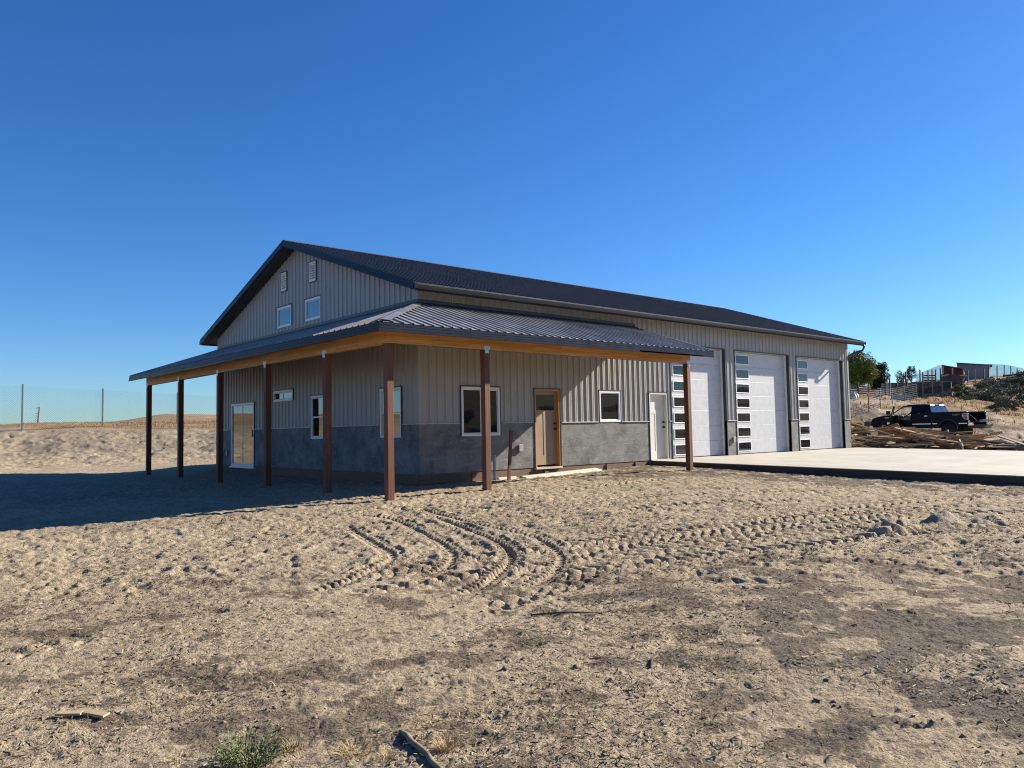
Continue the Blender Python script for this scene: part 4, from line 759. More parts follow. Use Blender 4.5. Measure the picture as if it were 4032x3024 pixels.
m.prism([(x, -.91, z) for x, z in [(4.70, 1.36), (4.78, 1.42), (5.6, 1.33), (5.98, 1.22), (6.06, 1.0), (5.9, 1.0), (5.5, 1.2)]], (0, 1.82, 0))       # hood
m.box(.12, 2.2, -.91, .91, .86, .90); m.box(2.14, 2.2, -.91, .91, .86, 1.46); m.box(2.2, 4.7, -.91, .91, .56, .62); m.box(4.62, 4.72, -.91, .91, .62, 1.34)
m.hexa([(2.2, -.93, 1.46), (2.26, -.93, 1.46), (2.26, .93, 1.46), (2.2, .93, 1.46)], [(2.40, -.72, 1.93), (2.46, -.72, 1.93), (2.46, .72, 1.93), (2.40, .72, 1.93)])     # cab back
rp = [(2.36, 1.90), (2.40, 1.955), (2.7, 2.0), (3.3, 2.01), (3.75, 1.985), (4.05, 1.91), (4.0, 1.885), (3.7, 1.94), (2.7, 1.95)]
m.prism([(x, -.70, z) for x, z in rp], (0, 1.40, 0))
for s_ in (-1, 1):
    m.bar((4.78, s_*.90, 1.40), (4.02, s_*.71, 1.92), .07, .06); m.bar((4.04, s_*.715, 1.91), (2.4, s_*.725, 1.94), .06, .07); m.bar((3.42, s_*.93, 1.42), (3.40, s_*.73, 1.93), .16, .05, (0, 1, 0)); m.bar((2.30, s_*.93, 1.44), (2.46, s_*.73, 1.93), .16, .05, (0, 1, 0))
x = m.build('body', PNT, T, bevel=.012); fix_normals(x)
def tri_glass(pts, name='window', mat=TG): k = MB(); k.prism(pts, (0, .012*(1 if pts[0][1] > 0 else -1), 0)); q = k.build(name, mat, T); fix_normals(q); return q
for s_ in (-1, 1): tri_glass([(2.36, s_*.925, 1.47), (3.36, s_*.925, 1.47), (3.34, s_*.745, 1.90), (2.52, s_*.745, 1.90)])
tm = NT('clear_tint'); CLR = tm.set(Base_Color=(.02, .025, .025), Roughness=.05, Alpha=.30)
tri_glass([(3.50, -.925, 1.45), (4.68, -.915, 1.42), (4.02, -.74, 1.88), (3.48, -.745, 1.90)], 'window', CLR)
k = MB(); k.poly([(4.76, -.88, 1.42), (4.76, .88, 1.42), (4.03, .69, 1.905), (4.03, -.69, 1.905)]); k.build('windscreen', CLR, T)
for y0, y1 in ((-.80, -.28), (-.25, .25), (.28, .80)):
    sc_ = .78; k = MB(); k.hexa([(2.228, y0, 1.50), (2.216, y0, 1.50), (2.216, y1, 1.50), (2.228, y1, 1.50)], [(2.38, y0*sc_, 1.88), (2.368, y0*sc_, 1.88), (2.368, y1*sc_, 1.88), (2.38, y1*sc_, 1.88)]); q = k.build('rear_window', GLASSB, T); fix_normals(q)
k = MB(); k.box(2.345, 2.40, -.25, .25, 1.925, 1.965); k.build('brake_lamp', WHL, T); k = MB(); k.box(2.185, 2.197, -.86, .86, 1.463, 1.49); k.build('rear_trim', CHR, T)
k = MB()    # lowered tailgate with cables
k.box(-.46, .09, -.80, .80, .90, .96); x = k.build('tailgate', PNT, T, bevel=.01)
for s_ in (-1, 1): k = MB(); k.tube([(.12, s_*.86, 1.38), (-.30, s_*.79, .97)], .008, 6); k.build('cable', BLK, x)
k = MB(); k.box(-.461, -.465, -.78, .78, .915, .945); k.build('tailgate_trim', CHR, x)
k = MB(); k.prism([(-.22, -.95, z) if 0 else (x_, -.95, z) for x_, z in [(-.20, .55), (.12, .52), (.12, .76), (-.20, .76)]], (0, 1.9, 0)); x = k.build('rear_bumper', BLK, T, bevel=.015); fix_normals(x)
for s_ in (-1, 1): k = MB(); k.box(-.205, .10, s_*.955-.01, s_*.955+.01, .70, .765); k.build('bumper_cap', CHR, x)
k = MB(); k.prism([(x_, -.97, z) for x_, z in [(6.0, .48), (6.22, .52), (6.24, .72), (6.0, .78)]], (0, 1.94, 0)); x = k.build('front_bumper', CHR, T, bevel=.015); fix_normals(x)
k = MB(); k.box(6.05, 6.10, -.60, .60, .80, 1.16)
for i in range(3): k.box(6.10, 6.12, -.60, .60, .85+i*.11, .89+i*.11)
k.build('grille', CHR, T)
for s_ in (-1, 1):
    lp = [(.095, 1.40), (.40, 1.37), (.405, 1.24), (.28, 1.08), (.095, 1.02)]; k = MB(); k.prism([(x_, s_*.975, z) for x_, z in lp], (0, s_*.016, 0)); lm = k.build('tail_lamp', WHL, T); fix_normals(lm)
    k = MB(); k.prism([(x_, s_*.98, z) for x_, z in [(.115, 1.375), (.37, 1.345), (.37, 1.26), (.115, 1.25)]], (0, s_*.018, 0)); q = k.build('lens', REDL, lm); fix_normals(q)
    k = MB(); k.prism([(x_, s_*.98, z) for x_, z in [(.115, 1.22), (.365, 1.225), (.265, 1.10), (.115, 1.05)]], (0, s_*.018, 0)); q = k.build('lens', REDL, lm); fix_normals(q)
    k = MB(); k.box(.082, .095, s_*.95-.03, s_*.95+.03, 1.03, 1.39); k.build('lens', WHL, lm)
    k = MB(); k.box(6.0, 6.095, s_*.80-.15, s_*.80+.15, .95, 1.17); k.build('headlight', WHL, T, bevel=.02)
    for xx in (XR, XF):     # flares
        k = MB(); A_ = arc(xx, .45, .56, 165, 15, 16); Bq = arc(xx, .45, .64, 165, 15, 16)
        for i in range(16): k.hexa([(A_[i][0], s_*.975, A_[i][1]), (A_[i+1][0], s_*.975, A_[i+1][1]), (Bq[i+1][0], s_*.975, Bq[i+1][1]), (Bq[i][0], s_*.975, Bq[i][1])], [(A_[i][0], s_*1.01, A_[i][1]), (A_[i+1][0], s_*1.01, A_[i+1][1]), (Bq[i+1][0], s_*.985, Bq[i+1][1]), (Bq[i][0], s_*.985, Bq[i][1])])
        q = k.build('wheel_flare', BLK, T); fix_normals(q)
k = MB()
for a_, b_ in ((2.24, 3.38), (1.86, 2.14), (.14, .62)): k = MB(); k.box(a_, b_, .981, .992, .80, .845); k.build('chrome_strip', CHR, T)
k = MB(); k.box(2.42, 2.62, .981, 1.0, 1.27, 1.31); k.build('door_handle', CHR, T); k = MB(); k.box(4.85, 5.15, .981, .99, 1.22, 1.25); k.build('badge', CHR, T)
k = MB(); k.box(2.185, 2.205, .976, .984, .62, 1.44); k.box(3.43, 3.445, .976, .984, .62, 1.46); k.build('panel_gap', BLK, T)
k = MB(); Y_ = .986    # 4X4 lettering, mirrored order so it reads from the left side
def stroke(x0, z0, x1, z1): k.bar((x0, Y_, z0), (x1, Y_, z1), .022, .012, (0, 1, 0))
zb, zt = 1.27, 1.37
for ch, xo in (('4', .93), ('X', .79), ('4', .65)):
    if ch == '4': stroke(xo, zt, xo, zb+.03); stroke(xo, zb+.035, xo-.11, zb+.035); stroke(xo-.085, zt, xo-.085, zb)
    else: stroke(xo, zt, xo-.10, zb); stroke(xo, zb, xo-.10, zt)
k.build('lettering', painted('decal', (.30, .30, .31), .5), T)
def lathe(prof, n=28):   # revolve (radius, y) about the y axis
    m = MB(); 
    for i in range(n):
        for r_, y_ in prof: m.v.append((r_*math.cos(6.28318*i/n), y_, r_*math.sin(6.28318*i/n)))
    L_ = len(prof)
    for i in range(n):
        for j in range(L_-1): a_ = i*L_+j; b_ = ((i+1) % n)*L_+j; m.f.append((a_, b_, b_+1, a_+1))
    return m
def wheel(x, s_):
    w = lathe([(.26, -.13), (.38, -.14), (.425, -.10), (.43, 0), (.425, .10), (.38, .14), (.26, .13), (.24, 0), (.26, -.13)]).build('tyre', RUB, None, True); w.name = 'wheel'; w.parent = T; w.location = (x, s_*.84, .43)
    q = lathe([(.255, .12*s_), (.25, .05*s_), (.0, .04*s_)], 20); 
    for i in range(8): a_ = 6.28318*i/8; q.bar((.05*math.cos(a_), .09*s_, .05*math.sin(a_)), (.25*math.cos(a_), .11*s_, .25*math.sin(a_)), .045, .02, (0, 1, 0))
    q.build('rim', painted('rim_dark', (.05, .045, .04), .35, .1, .6), w); q = MB(); q.tube([(0, .08*s_, 0), (0, .13*s_, 0)], .05, 12); q.build('hub_cap', CHR, w)
for xx in (XR, XF):
    for s_ in (-1, 1): wheel(xx, s_)
# open driver door, hinged at the front
dd = bpy.data.objects
k = MB(); k.prism([(0, 0, .72), (-1.12, 0, .72), (-1.14, 0, 1.44), (0, 0, 1.40)], (0, -.06, 0)); k.bar((-.02, -.03, 1.40), (-.66, -.18, 1.89), .05, .045); k.bar((-.66, -.18, 1.89), (-1.10, -.18, 1.91), .05, .045); k.bar((-1.10, -.18, 1.91), (-1.13, -.03, 1.43), .05, .06)
dr_ = k.build('door', PNT, T, bevel=.006); fix_normals(dr_); dr_.location = (4.62, .985, 0); dr_.rotation_euler = (0, 0, -R(62))
k = MB(); k.hexa([(-.09, -.035, 1.42), (-1.08, -.035, 1.42), (-1.08, -.03, 1.42), (-.09, -.03, 1.42)], [(-.66, -.18, 1.86), (-1.06, -.18, 1.88), (-1.06, -.175, 1.88), (-.66, -.175, 1.86)]); q = k.build('window', CLR, dr_); fix_normals(q)
k = MB(); k.box(-.22, -.10, .10, .34, 1.42, 1.66); k.bar((-.15, .0, 1.42), (-.15, .14, 1.48), .06, .05); k.build('mirror', BLK, dr_, bevel=.015)
k = MB(); k.box(-1.05, -.90, .0, .012, 1.24, 1.28); k.build('door_handle', CHR, dr_)
k = MB()    # interior
for sy in (-.42, .42):
    for sx in (2.75, 3.65): k = MB(); k.box(sx, sx+.5, sy-.25, sy+.25, .75, 1.05); k.hexa([(sx-.02, sy-.25, 1.0), (sx+.12, sy-.25, 1.0), (sx+.12, sy+.25, 1.0), (sx-.02, sy+.25, 1.0)], [(sx-.16, sy-.22, 1.55), (sx-.06, sy-.22, 1.55), (sx-.06, sy+.22, 1.55), (sx-.16, sy+.22, 1.55)]); q = k.build('seat', BLK, T, bevel=.03); fix_normals(q)
k = MB(); k.box(4.35, 4.62, -.86, .86, 1.05, 1.38); k.build('dashboard', BLK, T, bevel=.03)
k = MB(); k.tube([(4.28+.05*math.sin(R(a_)), .42+.18*math.cos(R(a_)), 1.33+.18*math.sin(R(a_))) for a_ in range(0, 361, 24)], .014, 6); k.tube([(4.28, .42, 1.33), (4.4, .42, 1.25)], .03, 6); k.build('steering_wheel', BLK, T)
for i, (yy, L, lab) in enumerate(((-.70, 1.15, 'white plastic pipe sticking out over the lowered truck tailgate'), (-.55, .85, 'white trim board lying flat on the lowered truck tailgate'))):
    m = MB(); w0 = T.matrix_basis if 0 else None; c_, s_ = math.cos(ang), math.sin(ang); f_ = lambda lx, ly, lz: (P0[0]+lx*c_-ly*s_, P0[1]+lx*s_+ly*c_, TZ+lz)
    if i == 0: m.tube([f_(.35, yy, 1.0), f_(.35-L, yy-.1, 1.02)], .03, 12)
    else: m.bar(f_(.2, yy, .975), f_(.2-L, yy-.04, .985), .14, .022)
    o = m.build('plastic_pipe' if i == 0 else 'trim_board', painted('white_plastic', (.7, .7, .68), .35, .05), None, i == 0); tag(o, lab, 'pipe' if i == 0 else 'board')
# ---------------------------------------------------------------- plants
BARK = wood('tree_bark', (.06, .045, .032), (.12, .09, .065), .9); rq = random.Random(5)
def crown_mesh(name, mat, rx, rz, n, leaf, seed, clumps=26, hollow=.55, trunk_z=0):
    g = np.random.default_rng(seed); cs = []
    while len(cs) < clumps:
        p = g.uniform(-1, 1, 3); l = np.linalg.norm(p)
        if hollow < l < 1 and p[2] > -.75: cs.append(p)
    cs = np.array(cs); cs *= (1+.12*g.normal(size=(clumps, 1))); k = g.integers(0, clumps, n); cr = g.uniform(.24, .42, clumps)
    d = g.normal(size=(n, 3)); d /= np.linalg.norm(d, axis=1)[:, None]; c = cs[k]+d*(cr[k]*g.random(n)**.45)[:, None]; c = c*np.array([rx, rx, rz]); c[:, 2] += rz*.9+trunk_z
    a = g.normal(size=(n, 3)); a /= np.linalg.norm(a, axis=1)[:, None]; b = np.cross(a, g.normal(size=(n, 3))); b /= np.linalg.norm(b, axis=1)[:, None]; L = (leaf*g.uniform(.6, 1.4, n))[:, None]
    V = np.stack([c-a*L, c-b*L*.45, c+a*L, c+b*L*.45], 1).reshape(-1, 3); return npquads(name, V, n, mat)
LF = [leafmat('willow_leaf', (.08, .125, .02), (.29, .33, .07)), leafmat('dark_leaf', (.02, .04, .014), (.05, .085, .03)), leafmat('sage_leaf', (.12, .12, .075), (.29, .27, .17)), leafmat('rabbit_brush', (.08, .11, .045), (.19, .22, .10)), leafmat('dark_sage', (.095, .098, .06), (.22, .21, .13))]
def tree(px, py, d, h, r, mat, label, seed, th=.3, n=7000, leaf=.11, clumps=34, spike=False):
    P = pt(px, py, d); P[2] = gz(P[0], P[1])-.05; t = thing('tree', label, 'tree', tuple(P)); m = MB(); hh = h*th; m.tube([(0, 0, -.2), (.03*h, 0, hh*.6), (0, .02*h, hh*1.1), (.03*h, 0, h*.7)], [.035*h, .028*h, .024*h, .008*h], 8)
    for i in range(7): a_ = rq.random()*6.28; z0 = hh*rq.uniform(.8, 1.5); m.tube([(.01*h, 0, z0), (r*.45*math.cos(a_), r*.45*math.sin(a_), z0+h*.18), (r*.8*math.cos(a_), r*.8*math.sin(a_), z0+h*.36)], [.015*h, .010*h, .004*h], 6)
    m.build('trunk', BARK, t, True); rz_ = (h-hh)/2/.96; o = bpy.data.objects.new('crown', crown_mesh('crown', mat, r, rz_, n, leaf, seed, clumps)); COL.objects.link(o); o.parent = t; o.location = (0, 0, hh+.03*h)
    if spike: m = MB(); [m.tube([(r*.3*math.cos(a_), r*.3*math.sin(a_), h*.7), (r*.4*math.cos(a_), r*.4*math.sin(a_), h*1.12)], [.02, .008], 5) for a_ in (0, 2, 4)]; m.build('bare_twig', BARK, t)
    return t
tree(3378, 1545, 90, 4.6, 1.95, LF[0], 'round full light green tree just right of the building corner', 1, .16, 26000, .085, 90)
tree(3462, 1543, 93, 3.1, 1.15, LF[1], 'dark green bushy tree beside the larger round tree', 2, .06, 15000, .08, 60, True)
tree(3547, 1520, 96, 1.95, .52, LF[1], 'small thin sparse tree left of the other sapling behind the pens', 3, .2, 1700, .055, 40)
tree(3590, 1518, 96, 2.3, .62, LF[1], 'taller thin sapling standing left of the netted pen', 4, .2, 2600, .055, 46)
protoB = {}
def bush(px, py, d, r, h, kind, label, group=None):
    if px is None: P = np.array([py, d, 0])
    else: P = pt(px, py, d)
    P[2] = gz(P[0], P[1])-.08; t = thing('bush', label, 'bush', tuple(P), rq.random()*6, group); key = (kind, rq.randrange(2))
    if key not in protoB:
        m = MB()
        for i in range(9): a_ = rq.random()*6.28; m.tube([(0, 0, 0), (.25*math.cos(a_), .25*math.sin(a_), .4), (.6*math.cos(a_), .6*math.sin(a_), .8)], [.03, .02, .008], 5)
        s_ = m.build('stem', BARK, t); c_ = bpy.data.objects.new('foliage', crown_mesh('foliage', LF[kind], 1, .5, 4200, .055, 50+len(protoB), 36, .35)); COL.objects.link(c_); c_.parent = t; protoB[key] = (s_, c_)
    else:
        for q in protoB[key]: c_ = q.copy(); COL.objects.link(c_); c_.parent = t
    for c_ in t.children: c_.scale = (r, r, h)
    return t
bush(3972, 1596, 62.5, 1.05, 1.05, 2, 'large rounded grey sagebrush lowest on the right hillside, above the cut bank')
bush(3912, 1583, 66, 1.0, 1.25, 4, 'large dark sagebrush left of the lowest rounded one')
bush(3788, 1560, 71, .85, 1.25, 3, 'big green brush at the right end of the screened fence'); bush(3822, 1583, 66, .45, .45, 3, 'small low green bush at the foot of the sagebrush slope')
bush(3910, 1598, 62, .32, .22, 3, 'tiny green bush on the bank above the truck tailgate'); bush(3385, 1706, 47, .58, .60, 3, 'grey green bush at the building corner beside the truck nose'); bush(3945, 1746, 40, .62, .30, 3, 'low pale green weed patch right of the truck behind the boards')
for (px, py, d, r, h) in ((3850,1582,67,.7,.7),(4020,1570,69,.9,1.0),(3945,1548,74,.9,1.0),(3990,1552,73,.8,.9),(4050,1590,64,.9,1.1),(3870,1545,76,.8,.8),(3900,1525,80,.8,.8),(3930,1518,82,.7,.8),(3960,1522,81,.8,.8),(4000,1525,80,.9,.9),(4035,1530,79,.9,1.0),(3890,1505,86,.6,.6),(3915,1503,86,.6,.7),(4025,1500,87,.9,1.0),(4050,1505,86,1,1.1),(3985,1508,85,.7,.7),(3840,1560,73,.5,.5),(3805,1575,68,.5,.4),(3765,1577,68,.45,.3),(4080,1550,74,1,1),(3880,1567,70,.7,.8),(3935,1566,70,.8,.9)):
    bush(px, py, d, r, h, rq.choice((2, 4, 4)), 'grey green sagebrush among the dense scrub on the right hillside', 'sagebrush on the right hillside')
for i in range(26):     # scrub on the hills behind the viewer, seen mirrored in the glass
    a_ = rq.uniform(-1.3, .1); d_ = rq.uniform(60, 120); bush(None, 10+d_*math.cos(a_), -5+d_*math.sin(a_), rq.uniform(.8, 2), rq.uniform(.8, 1.6), 4, 'dark scrub bush on the hill facing the garage doors', 'scrub on the hill facing the garages')
# ---------------------------------------------------------------- fences
STEEL = painted('fence_steel', (.15, .15, .165), .5, .1, .4); PSTW = wood('old_post', (.10, .075, .055), (.19, .15, .12), .9); OLDB = wood('old_board', (.16, .13, .105), (.30, .26, .21), .9, axis='x'); PALB = wood('bleached_board', (.34, .31, .26), (.50, .46, .40), .85, axis='x'); DKB = wood('dark_board', (.06, .045, .045), (.11, .085, .08), .9, axis='x')
fe = thing('chain_link_fence', 'tall chain link fence running along the top of the dirt bank', 'fence')
fp = [(-560, 1690, 1495, 45), (-235, 1688, 1503, 46), (86, 1687, 1512, 47), (403, 1686, 1529, 49.3), (698, 1683, 1544, 51.6), (975, 1682, 1558, 54), (1240, 1681, 1571, 56.5)]
FP = []
for (px, yb, yt, d) in fp:
    b = pt(px, yb, d); tp = pt(px, yt, d); h = tp[2]-b[2]; g = gz(b[0], b[1]); FP.append((b[0], b[1], b[2], tp[2])); m = MB(); m.box(b[0]-.04, b[0]+.04, b[1]-.04, b[1]+.04, min(g, b[2])-.3, tp[2]); m.build('post', STEEL, fe)
for a_, b_ in zip(FP[:-1], FP[1:]):
    m = MB(); L = math.hypot(b_[0]-a_[0], b_[1]-a_[1]); cell = .13; nn_ = int(L/cell)
    def PP_(u, v): u_ = min(max(u, 0), L)/L; zb_ = a_[2]*(1-u_)+b_[2]*u_-.05; zt_ = a_[3]*(1-u_)+b_[3]*u_-.12; return (a_[0]*(1-u_)+b_[0]*u_, a_[1]*(1-u_)+b_[1]*u_, zb_+(zt_-zb_)*v)
    H = a_[3]-a_[2]
    for i in range(-int(H/cell)-1, nn_+1):
        for sg in (1, -1):
            u0 = i*cell; u1 = u0+H; 
            if sg < 0: u0, u1 = u1, u0
            v0, v1 = 0., 1.
            if u0 > L and u1 > L or u0 < 0 and u1 < 0: continue
            for lim in (0, L):
                lo, hi = sorted((u0, u1))
                if lo < lim < hi:
                    t = (lim-u0)/(u1-u0); vv = v0+(v1-v0)*t
                    if (lim == 0 and u0 < 0) or (lim == L and u0 > L): u0, v0 = lim, vv
                    else: u1, v1 = lim, vv
            m.tube([PP_(u0, v0), PP_(u1, v1)], .0031, 3, False)
    m.build('wire_mesh', painted('mesh_wire', (.42, .46, .54), .4, .05, .2), fe)
# far leaning utility pole
P = pt(146, 1690, 300); t = thing('utility_pole', 'distant leaning utility pole with short crossarms beyond the chain link fence', 'utility pole', tuple(P)); lean = .75
m = MB(); m.tube([(0, 0, -1), (lean*RV[0], lean*RV[1], 8.6)], [.32, .24], 8); m.build('pole', PSTW, t)
for z in (8.3, 6.2, 4.9, 3.6):
    q = lean*z/8.6; m = MB(); m.bar((q*RV[0], q*RV[1], z), ((q-1.3)*RV[0], (q-1.3)*RV[1], z-.25), .22, .22); m.build('crossarm', PSTW, t)
# wire fence climbing the right slope
DKST = painted('rusty_steel', (.075, .065, .06), .7, .15); wf = thing('wire_fence', 'sagging wire fence on thin posts climbing the slope behind the truck', 'fence'); wp = []
for (px, yb, yt, d) in ((3300, 1650, 1578, 54), (3422, 1621, 1549, 57), (3467, 1601, 1537, 60), (3514, 1589, 1530, 63), (3563, 1578, 1521, 66), (3610, 1570, 1512, 69)):
    b = pt(px, yb, d); tp = pt(px, yt, d); b[2] = min(b[2], gz(b[0], b[1])); m = MB(); m.box(b[0]-.03, b[0]+.03, b[1]-.03, b[1]+.03, b[2]-.3, tp[2]); m.build('post', DKST, wf); wp.append((b, tp))
for (a_, c_), (b_, e_) in zip(wp[:-1], wp[1:]):
    m = MB()
    for i in range(9):
        t = i/8; m.tube([(a_[0], a_[1], a_[2]*(1-t)+c_[2]*t), ((a_[0]+b_[0])/2, (a_[1]+b_[1])/2, (a_[2]*(1-t)+c_[2]*t+b_[2]*(1-t)+e_[2]*t)/2-.02), (b_[0], b_[1], b_[2]*(1-t)+e_[2]*t)], .005, 3, False)
    for i in range(12): t = i/12; m.tube([(a_[0]*(1-t)+b_[0]*t, a_[1]*(1-t)+b_[1]*t, a_[2]*(1-t)+b_[2]*t), (a_[0]*(1-t)+b_[0]*t, a_[1]*(1-t)+b_[1]*t, c_[2]*(1-t)+e_[2]*t)], .004, 3, False)
    m.build('wire_mesh', painted('old_wire', (.28, .27, .26), .5), wf)
def fabric(name, col, alpha):
    t = NT(name); mp = t.mapping((14, 14, 14)); n = t.noise(1, 3, .6, mp); t.t.links.new(t.ramp(n, (.3, max(0, alpha-.18)), (.7, min(1, alpha+.18))), t.b.inputs['Alpha']); return t.set(Base_Color=col, Roughness=.9)
SCR = fabric('shade_screen', (.055, .058, .068), .78); NET = fabric('bird_net', (.22, .28, .33), .30)
sf = thing('screened_fence', 'dark screened pen fence with pale posts below the red shed', 'fence')
cols = [(3555, 1572, 1540), (3594, 1566, 1506), (3635, 1565, 1505), (3673, 1564, 1503), (3712, 1563, 1502), (3746, 1560, 1502)]; sp = []
for (px, yb, yt) in cols:
    b = pt(px, yb, 71); tp = pt(px, yt, 71); m = MB(); m.box(b[0]-.05, b[0]+.05, b[1]-.05, b[1]+.05, b[2]-.4, tp[2]); m.build('post', OLDB, sf); sp.append((b, tp))
for (a_, c_), (b_, e_) in zip(sp[:-1], sp[1:]):
    m = MB(); off = np.array([.08, .08, 0]); m.hexa([a_+off, b_+off, b_+off*1.1, a_+off*1.1], [c_+off, e_+off, e_+off*1.1, c_+off*1.1]); q = m.build('screen', SCR, sf); fix_normals(q); m = MB(); m.bar(tuple(c_), tuple(e_), .06, .08); m.build('rail', OLDB, sf)
def panel(name, label, cat, quad, d, mat, boards=4, posts=None, group=None, gapf=.45, th=.04):
    (x0, yt0, yb0), (x1, yt1, yb1) = quad; t = thing(name, label, cat, (0, 0, 0), 0, group)
    for i in range(boards):
        f = (i+.5)/boards; a_ = pt(x0, yt0+(yb0-yt0)*f, d); b_ = pt(x1, yt1+(yb1-yt1)*f, d); w = abs(yb0-yt0)/boards*(1-gapf)*d/CP['f']; m = MB(); m.bar(tuple(a_), tuple(b_), th, w); m.build('board', mat, t)
    for (px, yt, yb) in (posts or []): a_ = pt(px, yb, d-.1); b_ = pt(px, yt, d-.1); m = MB(); a_[2] = min(a_[2], gz(a_[0], a_[1]))-.2; m.bar(tuple(a_), tuple(b_), .10, .10); m.build('post', PSTW, t)
    return t
panel('board_gate', 'dark three board gate silhouetted against the sky left of the red shed', 'gate', ((3636, 1474, 1502), (3683, 1474, 1502)), 76, DKB, 3, [(3633, 1465, 1508), (3684, 1455, 1508), (3654, 1459, 1508), (3622, 1456, 1508)])
panel('board_fence', 'bleached board panel beside the upright white slabs', 'fence', ((3454, 1526, 1558), (3473, 1526, 1558)), 72, PALB, 5)
panel('board_fence', 'taller bleached board panel touching the dark gate posts', 'fence', ((3471, 1509, 1560), (3485, 1509, 1560)), 72.4, PALB, 6, [(3487, 1500, 1563)], gapf=.25)
panel('slab_stack', 'upright white slabs leaning between two dark posts by the pens', 'slab', ((3489, 1508, 1557), (3500, 1508, 1557)), 72.2, PALB, 1, [(3503, 1489, 1560)], gapf=.05, th=.2)
panel('board_fence', 'weathered board fence in the shade under the round tree', 'fence', ((3330, 1515, 1560), (3425, 1520, 1562)), 80, OLDB, 5, [(3345, 1508, 1562), (3380, 1505, 1562), (3420, 1510, 1562)])
panel('board_fence', 'grey slatted panel in front of the dark bushy tree', 'fence', ((3415, 1532, 1566), (3452, 1530, 1566)), 76, OLDB, 5)
panel('board_fence', 'weathered tan board fence right of the white slabs', 'fence', ((3508, 1514, 1552), (3558, 1510, 1550)), 77, OLDB, 5, [(3533, 1478, 1552), (3557, 1484, 1560), (3566, 1463, 1555), (3572, 1492, 1555)])
panel('board_fence', 'low wall of dark boards running behind the screened fence', 'fence', ((3498, 1507, 1530), (3600, 1507, 1535)), 84, DKB, 3, gapf=.05)
for (px, py, d, s_, lab) in ((3356, 1562, 73, .35, 'white tub lying tipped near the fence, left of the pair'), (3366, 1560, 74, .32, 'white tub right behind the other white tub under the tree')):
    P = pt(px, py, d); q = lathe([(.0, -s_), (s_*.7, -s_*.95), (s_, -s_*.3), (s_*1.05, s_*.4), (s_*.95, s_*.42), (s_*.9, -.1*s_)], 16).build('feed_tub', painted('tub_white', (.62, .62, .60), .5), None, True, loc=(P[0], P[1], gz(P[0], P[1])+s_*.6)); q.rotation_euler = (R(25), 0, R(rq.uniform(0, 90))); tag(q, lab, 'tub')
P = pt(3548, 1562, 69); m = MB(); m.box(-.75, .75, -.35, .35, -.1, .28); m.box(-.68, .68, -.28, .28, .28, .30); o = m.build('water_trough', painted('trough_grey', (.22, .25, .30), .5), None, bevel=.05, loc=(P[0], P[1], gz(P[0], P[1]))); o.rotation_euler = (0, 0, math.atan2(RV[1], RV[0])); tag(o, 'low grey water trough at the left end of the screened fence', 'trough')
# sheds
def shed(name, label, d, pts4, depth_m, wall, roofm, side_px=None, extra=None):
    (x0, yt0, yb0), (x1, yt1, yb1) = pts4; a_, b_ = pt(x0, yb0, d), pt(x1, yb1, d); c_, e_ = pt(x0, yt0, d), pt(x1, yt1, d); rl_ = ray((x0+x1)/2, yb0); rl_ = np.array([rl_[0], rl_[1], 0])/np.hypot(rl_[0], rl_[1]); back = rl_*depth_m+np.array([rl_[1], -rl_[0], 0])*depth_m*(.3 if side_px is None else side_px); a_[2] -= .6; b_[2] -= .6
    t = thing(name, label, 'shed'); m = MB(); m.hexa([a_, b_, b_+back, a_+back], [c_, e_, e_+back, c_+back]); q = m.build('wall', wall, t); fix_normals(q)
    up = np.array([0, 0, .07]); u = (e_-c_)/np.linalg.norm(e_-c_)*.25; bk = np.array([_F[0], _F[1], 0])*.3; m = MB(); m.hexa([c_-u-bk, e_+u-bk, e_+u+back, c_-u+back], [c_-u-bk+up, e_+u-bk+up, e_+u+back+up, c_-u+back+up]); q = m.build('roof', roofm, t); fix_normals(q); return t
RIBG = NT('ribbed_grey'); wv = RIBG.n('ShaderNodeTexWave'); wv.inputs['Scale'].default_value = 1.4; wv.bands_direction = 'X'; RIBG.l(RIBG.mapping((1, 1, 0)), wv.inputs[0]); RIBG.bump(wv.outputs[1], 1, .05); RIBG = RIBG.set(Base_Color=RIBG.mix(RIBG.noise(2, 4), (.16, .165, .19), (.23, .235, .26)), Roughness=.5)
shed('metal_shed', 'grey metal shed with a sloping flat roof on the hill crest', 94, ((3768, 1431, 1500), (3893, 1438, 1500)), 4.2, RIBG, DKB, .05)
rs = shed('red_shed', 'small red lean-to shed with tin roof left of the grey metal shed', 82, ((3710, 1441, 1500), (3792, 1454, 1500)), 1.6, painted('red_boards', (.10, .018, .02), .8, .2, 0, 4), painted('tin_roof', (.20, .20, .17), .6, .2), .1)
for px in (3711, 3750, 3793): a_ = pt(px, 1508, 80.6); b_ = pt(px, 1443+(px-3711)*.15, 80.6); m = MB(); m.bar(tuple(a_), tuple(b_), .10, .10); m.build('post', OLDB, rs)
panel('scrap_panels', 'dark plank wall with pale scraps below the red shed roof', 'scrap wood', ((3704, 1474, 1509), (3800, 1474, 1509)), 79.5, DKB, 5, gapf=.05)
for (x0, y0, x1, y1, d, lab) in ((3706, 1481, 3735, 1475, 79, 'pale board hanging askew in front of the red shed'), (3779, 1478, 3808, 1479, 79, 'pale board under the right end of the red shed roof'), (3791, 1501, 3799, 1486, 79, 'short pale brace right of the red shed')):
    m = MB(); m.bar(tuple(pt(x0, y0, d)), tuple(pt(x1, y1, d)), .05, .12); o = m.build('old_board', PALB, None); tag(o, lab, 'board')
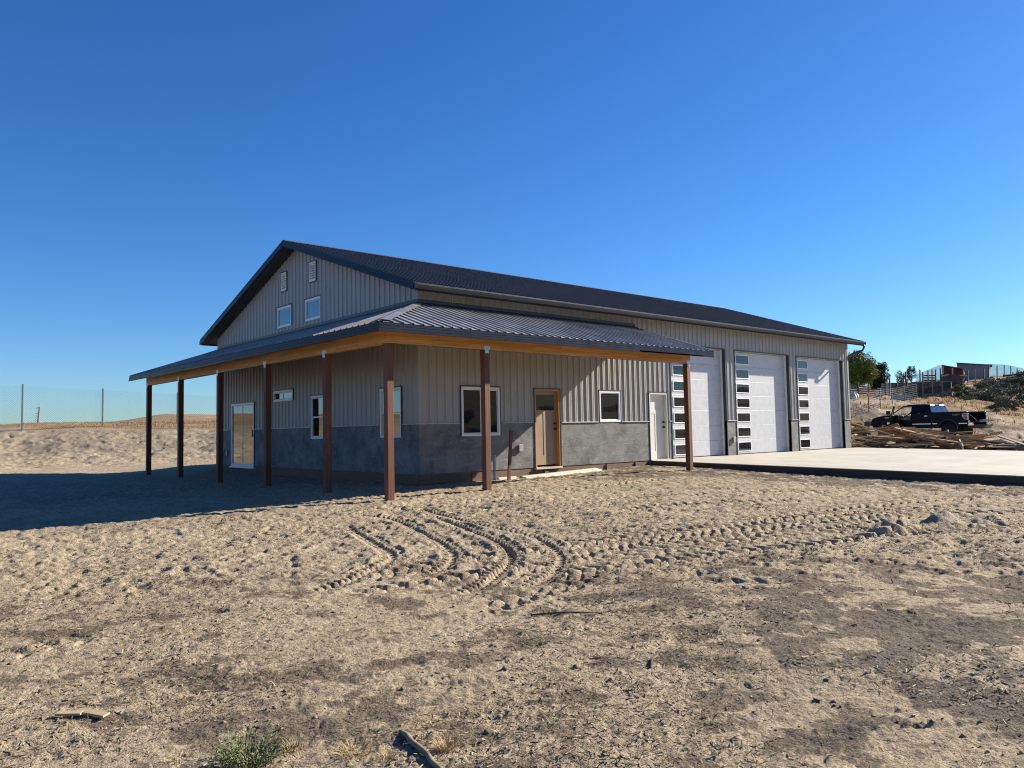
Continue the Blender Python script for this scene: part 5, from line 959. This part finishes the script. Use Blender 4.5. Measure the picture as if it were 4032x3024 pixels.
panel('pole_fence', 'row of tall thin pen posts in front of the grey metal shed', 'fence', ((3808, 1500, 1504), (3925, 1498, 1502)), 88, OLDB, 1, [(3811, 1456, 1508), (3840, 1452, 1505), (3874, 1450, 1500), (3893, 1434, 1498), (3926, 1440, 1496)])
lr = shed('low_shed', 'long low dark roof just showing behind the hill crest at right', 97, ((3950, 1478, 1492), (4120, 1470, 1492)), 3, DKB, DKB, .1)
def net(label, tops, bots, d, posts):
    t = thing('bird_net', label, 'netting'); m = MB()
    for (x0, t0), (x1, t1), (_, b0), (_, b1) in zip(tops[:-1], tops[1:], bots[:-1], bots[1:]):
        for k_ in (0, 1): 
            dd_ = d+k_*5; m.poly([pt(x0, b0, dd_), pt(x1, b1, dd_), pt(x1, t1, dd_), pt(x0, t0, dd_)])
        m.poly([pt(x0, t0, d), pt(x1, t1, d), pt(x1, t1, d+5), pt(x0, t0, d+5)])
    m.build('net', NET, t)
    for (px, yt, yb) in posts: m = MB(); m.bar(tuple(pt(px, yb+4, d)), tuple(pt(px, yt, d)), .09, .09); m.build('post', PSTW, t)
net('pale bird net rising in a tent to the red shed', [(3605, 1476), (3640, 1462), (3675, 1447), (3700, 1438), (3710, 1438)], [(3605, 1505)]*1+[(3640, 1505), (3675, 1505), (3700, 1505), (3710, 1505)], 83, [(3670, 1455, 1503), (3703, 1450, 1503)])
net('pale bird net over the pen right of the grey metal shed', [(3865, 1436), (3900, 1433), (3950, 1435), (3990, 1441), (4032, 1451), (4100, 1466)], [(3865, 1490), (3900, 1490), (3950, 1488), (3990, 1485), (4032, 1482), (4100, 1480)], 100, [(3954, 1438, 1486), (3980, 1441, 1484), (4005, 1450, 1482), (4030, 1459, 1480), (3988, 1465, 1482)])

def hill_grass():
    N = 60000; A = math.atan2(_F[1], _F[0])+rng.uniform(-R(38), R(38), N); D = 45+75*rng.random(N)**1.1; x = CC[0]+np.cos(A)*D; y = CC[1]+np.sin(A)*D; cx, cy = x-CC[0], y-CC[1]; lat = cx*_R[0]+cy*_R[1]; dep = cx*_F[0]+cy*_F[1]
    keep = np.where(lat < 0, (dep > 47.8) & (dep < 100), (lat > 17) & (dep > 46)) & (fbm(x*.22, y*.22, 231, 4) > np.where(lat < 0, 0, .44+.1*rng.random(N))); x, y = x[keep], y[keep]; n = len(x); z = base_z(x, y)+ground_detail(x, y)[0]
    h = rng.uniform(.10, .30, n)*np.where(lat[keep] < 0, .32, 1); w = rng.uniform(.012, .03, n); th = rng.random(n)*6.28; l = rng.normal(0, .35, (n, 2))*h[:, None]; s_ = np.stack([np.cos(th)*w, np.sin(th)*w, w*0], -1); b = np.stack([x, y, z-.03], -1); t_ = b+np.stack([l[:, 0], l[:, 1], h+.03], -1)
    return np.stack([b-s_, b+s_, t_+s_*.3, t_-s_*.3], 1).reshape(-1, 3), n
V, n = hill_grass(); o = bpy.data.objects.new('dry_grass', npquads('dry_grass', V, n, leafmat('hill_straw', (.17, .10, .035), (.36, .24, .10)))); COL.objects.link(o); tag(o, 'golden dry grass covering the slopes beyond the lot', 'dry grass', kind='stuff')
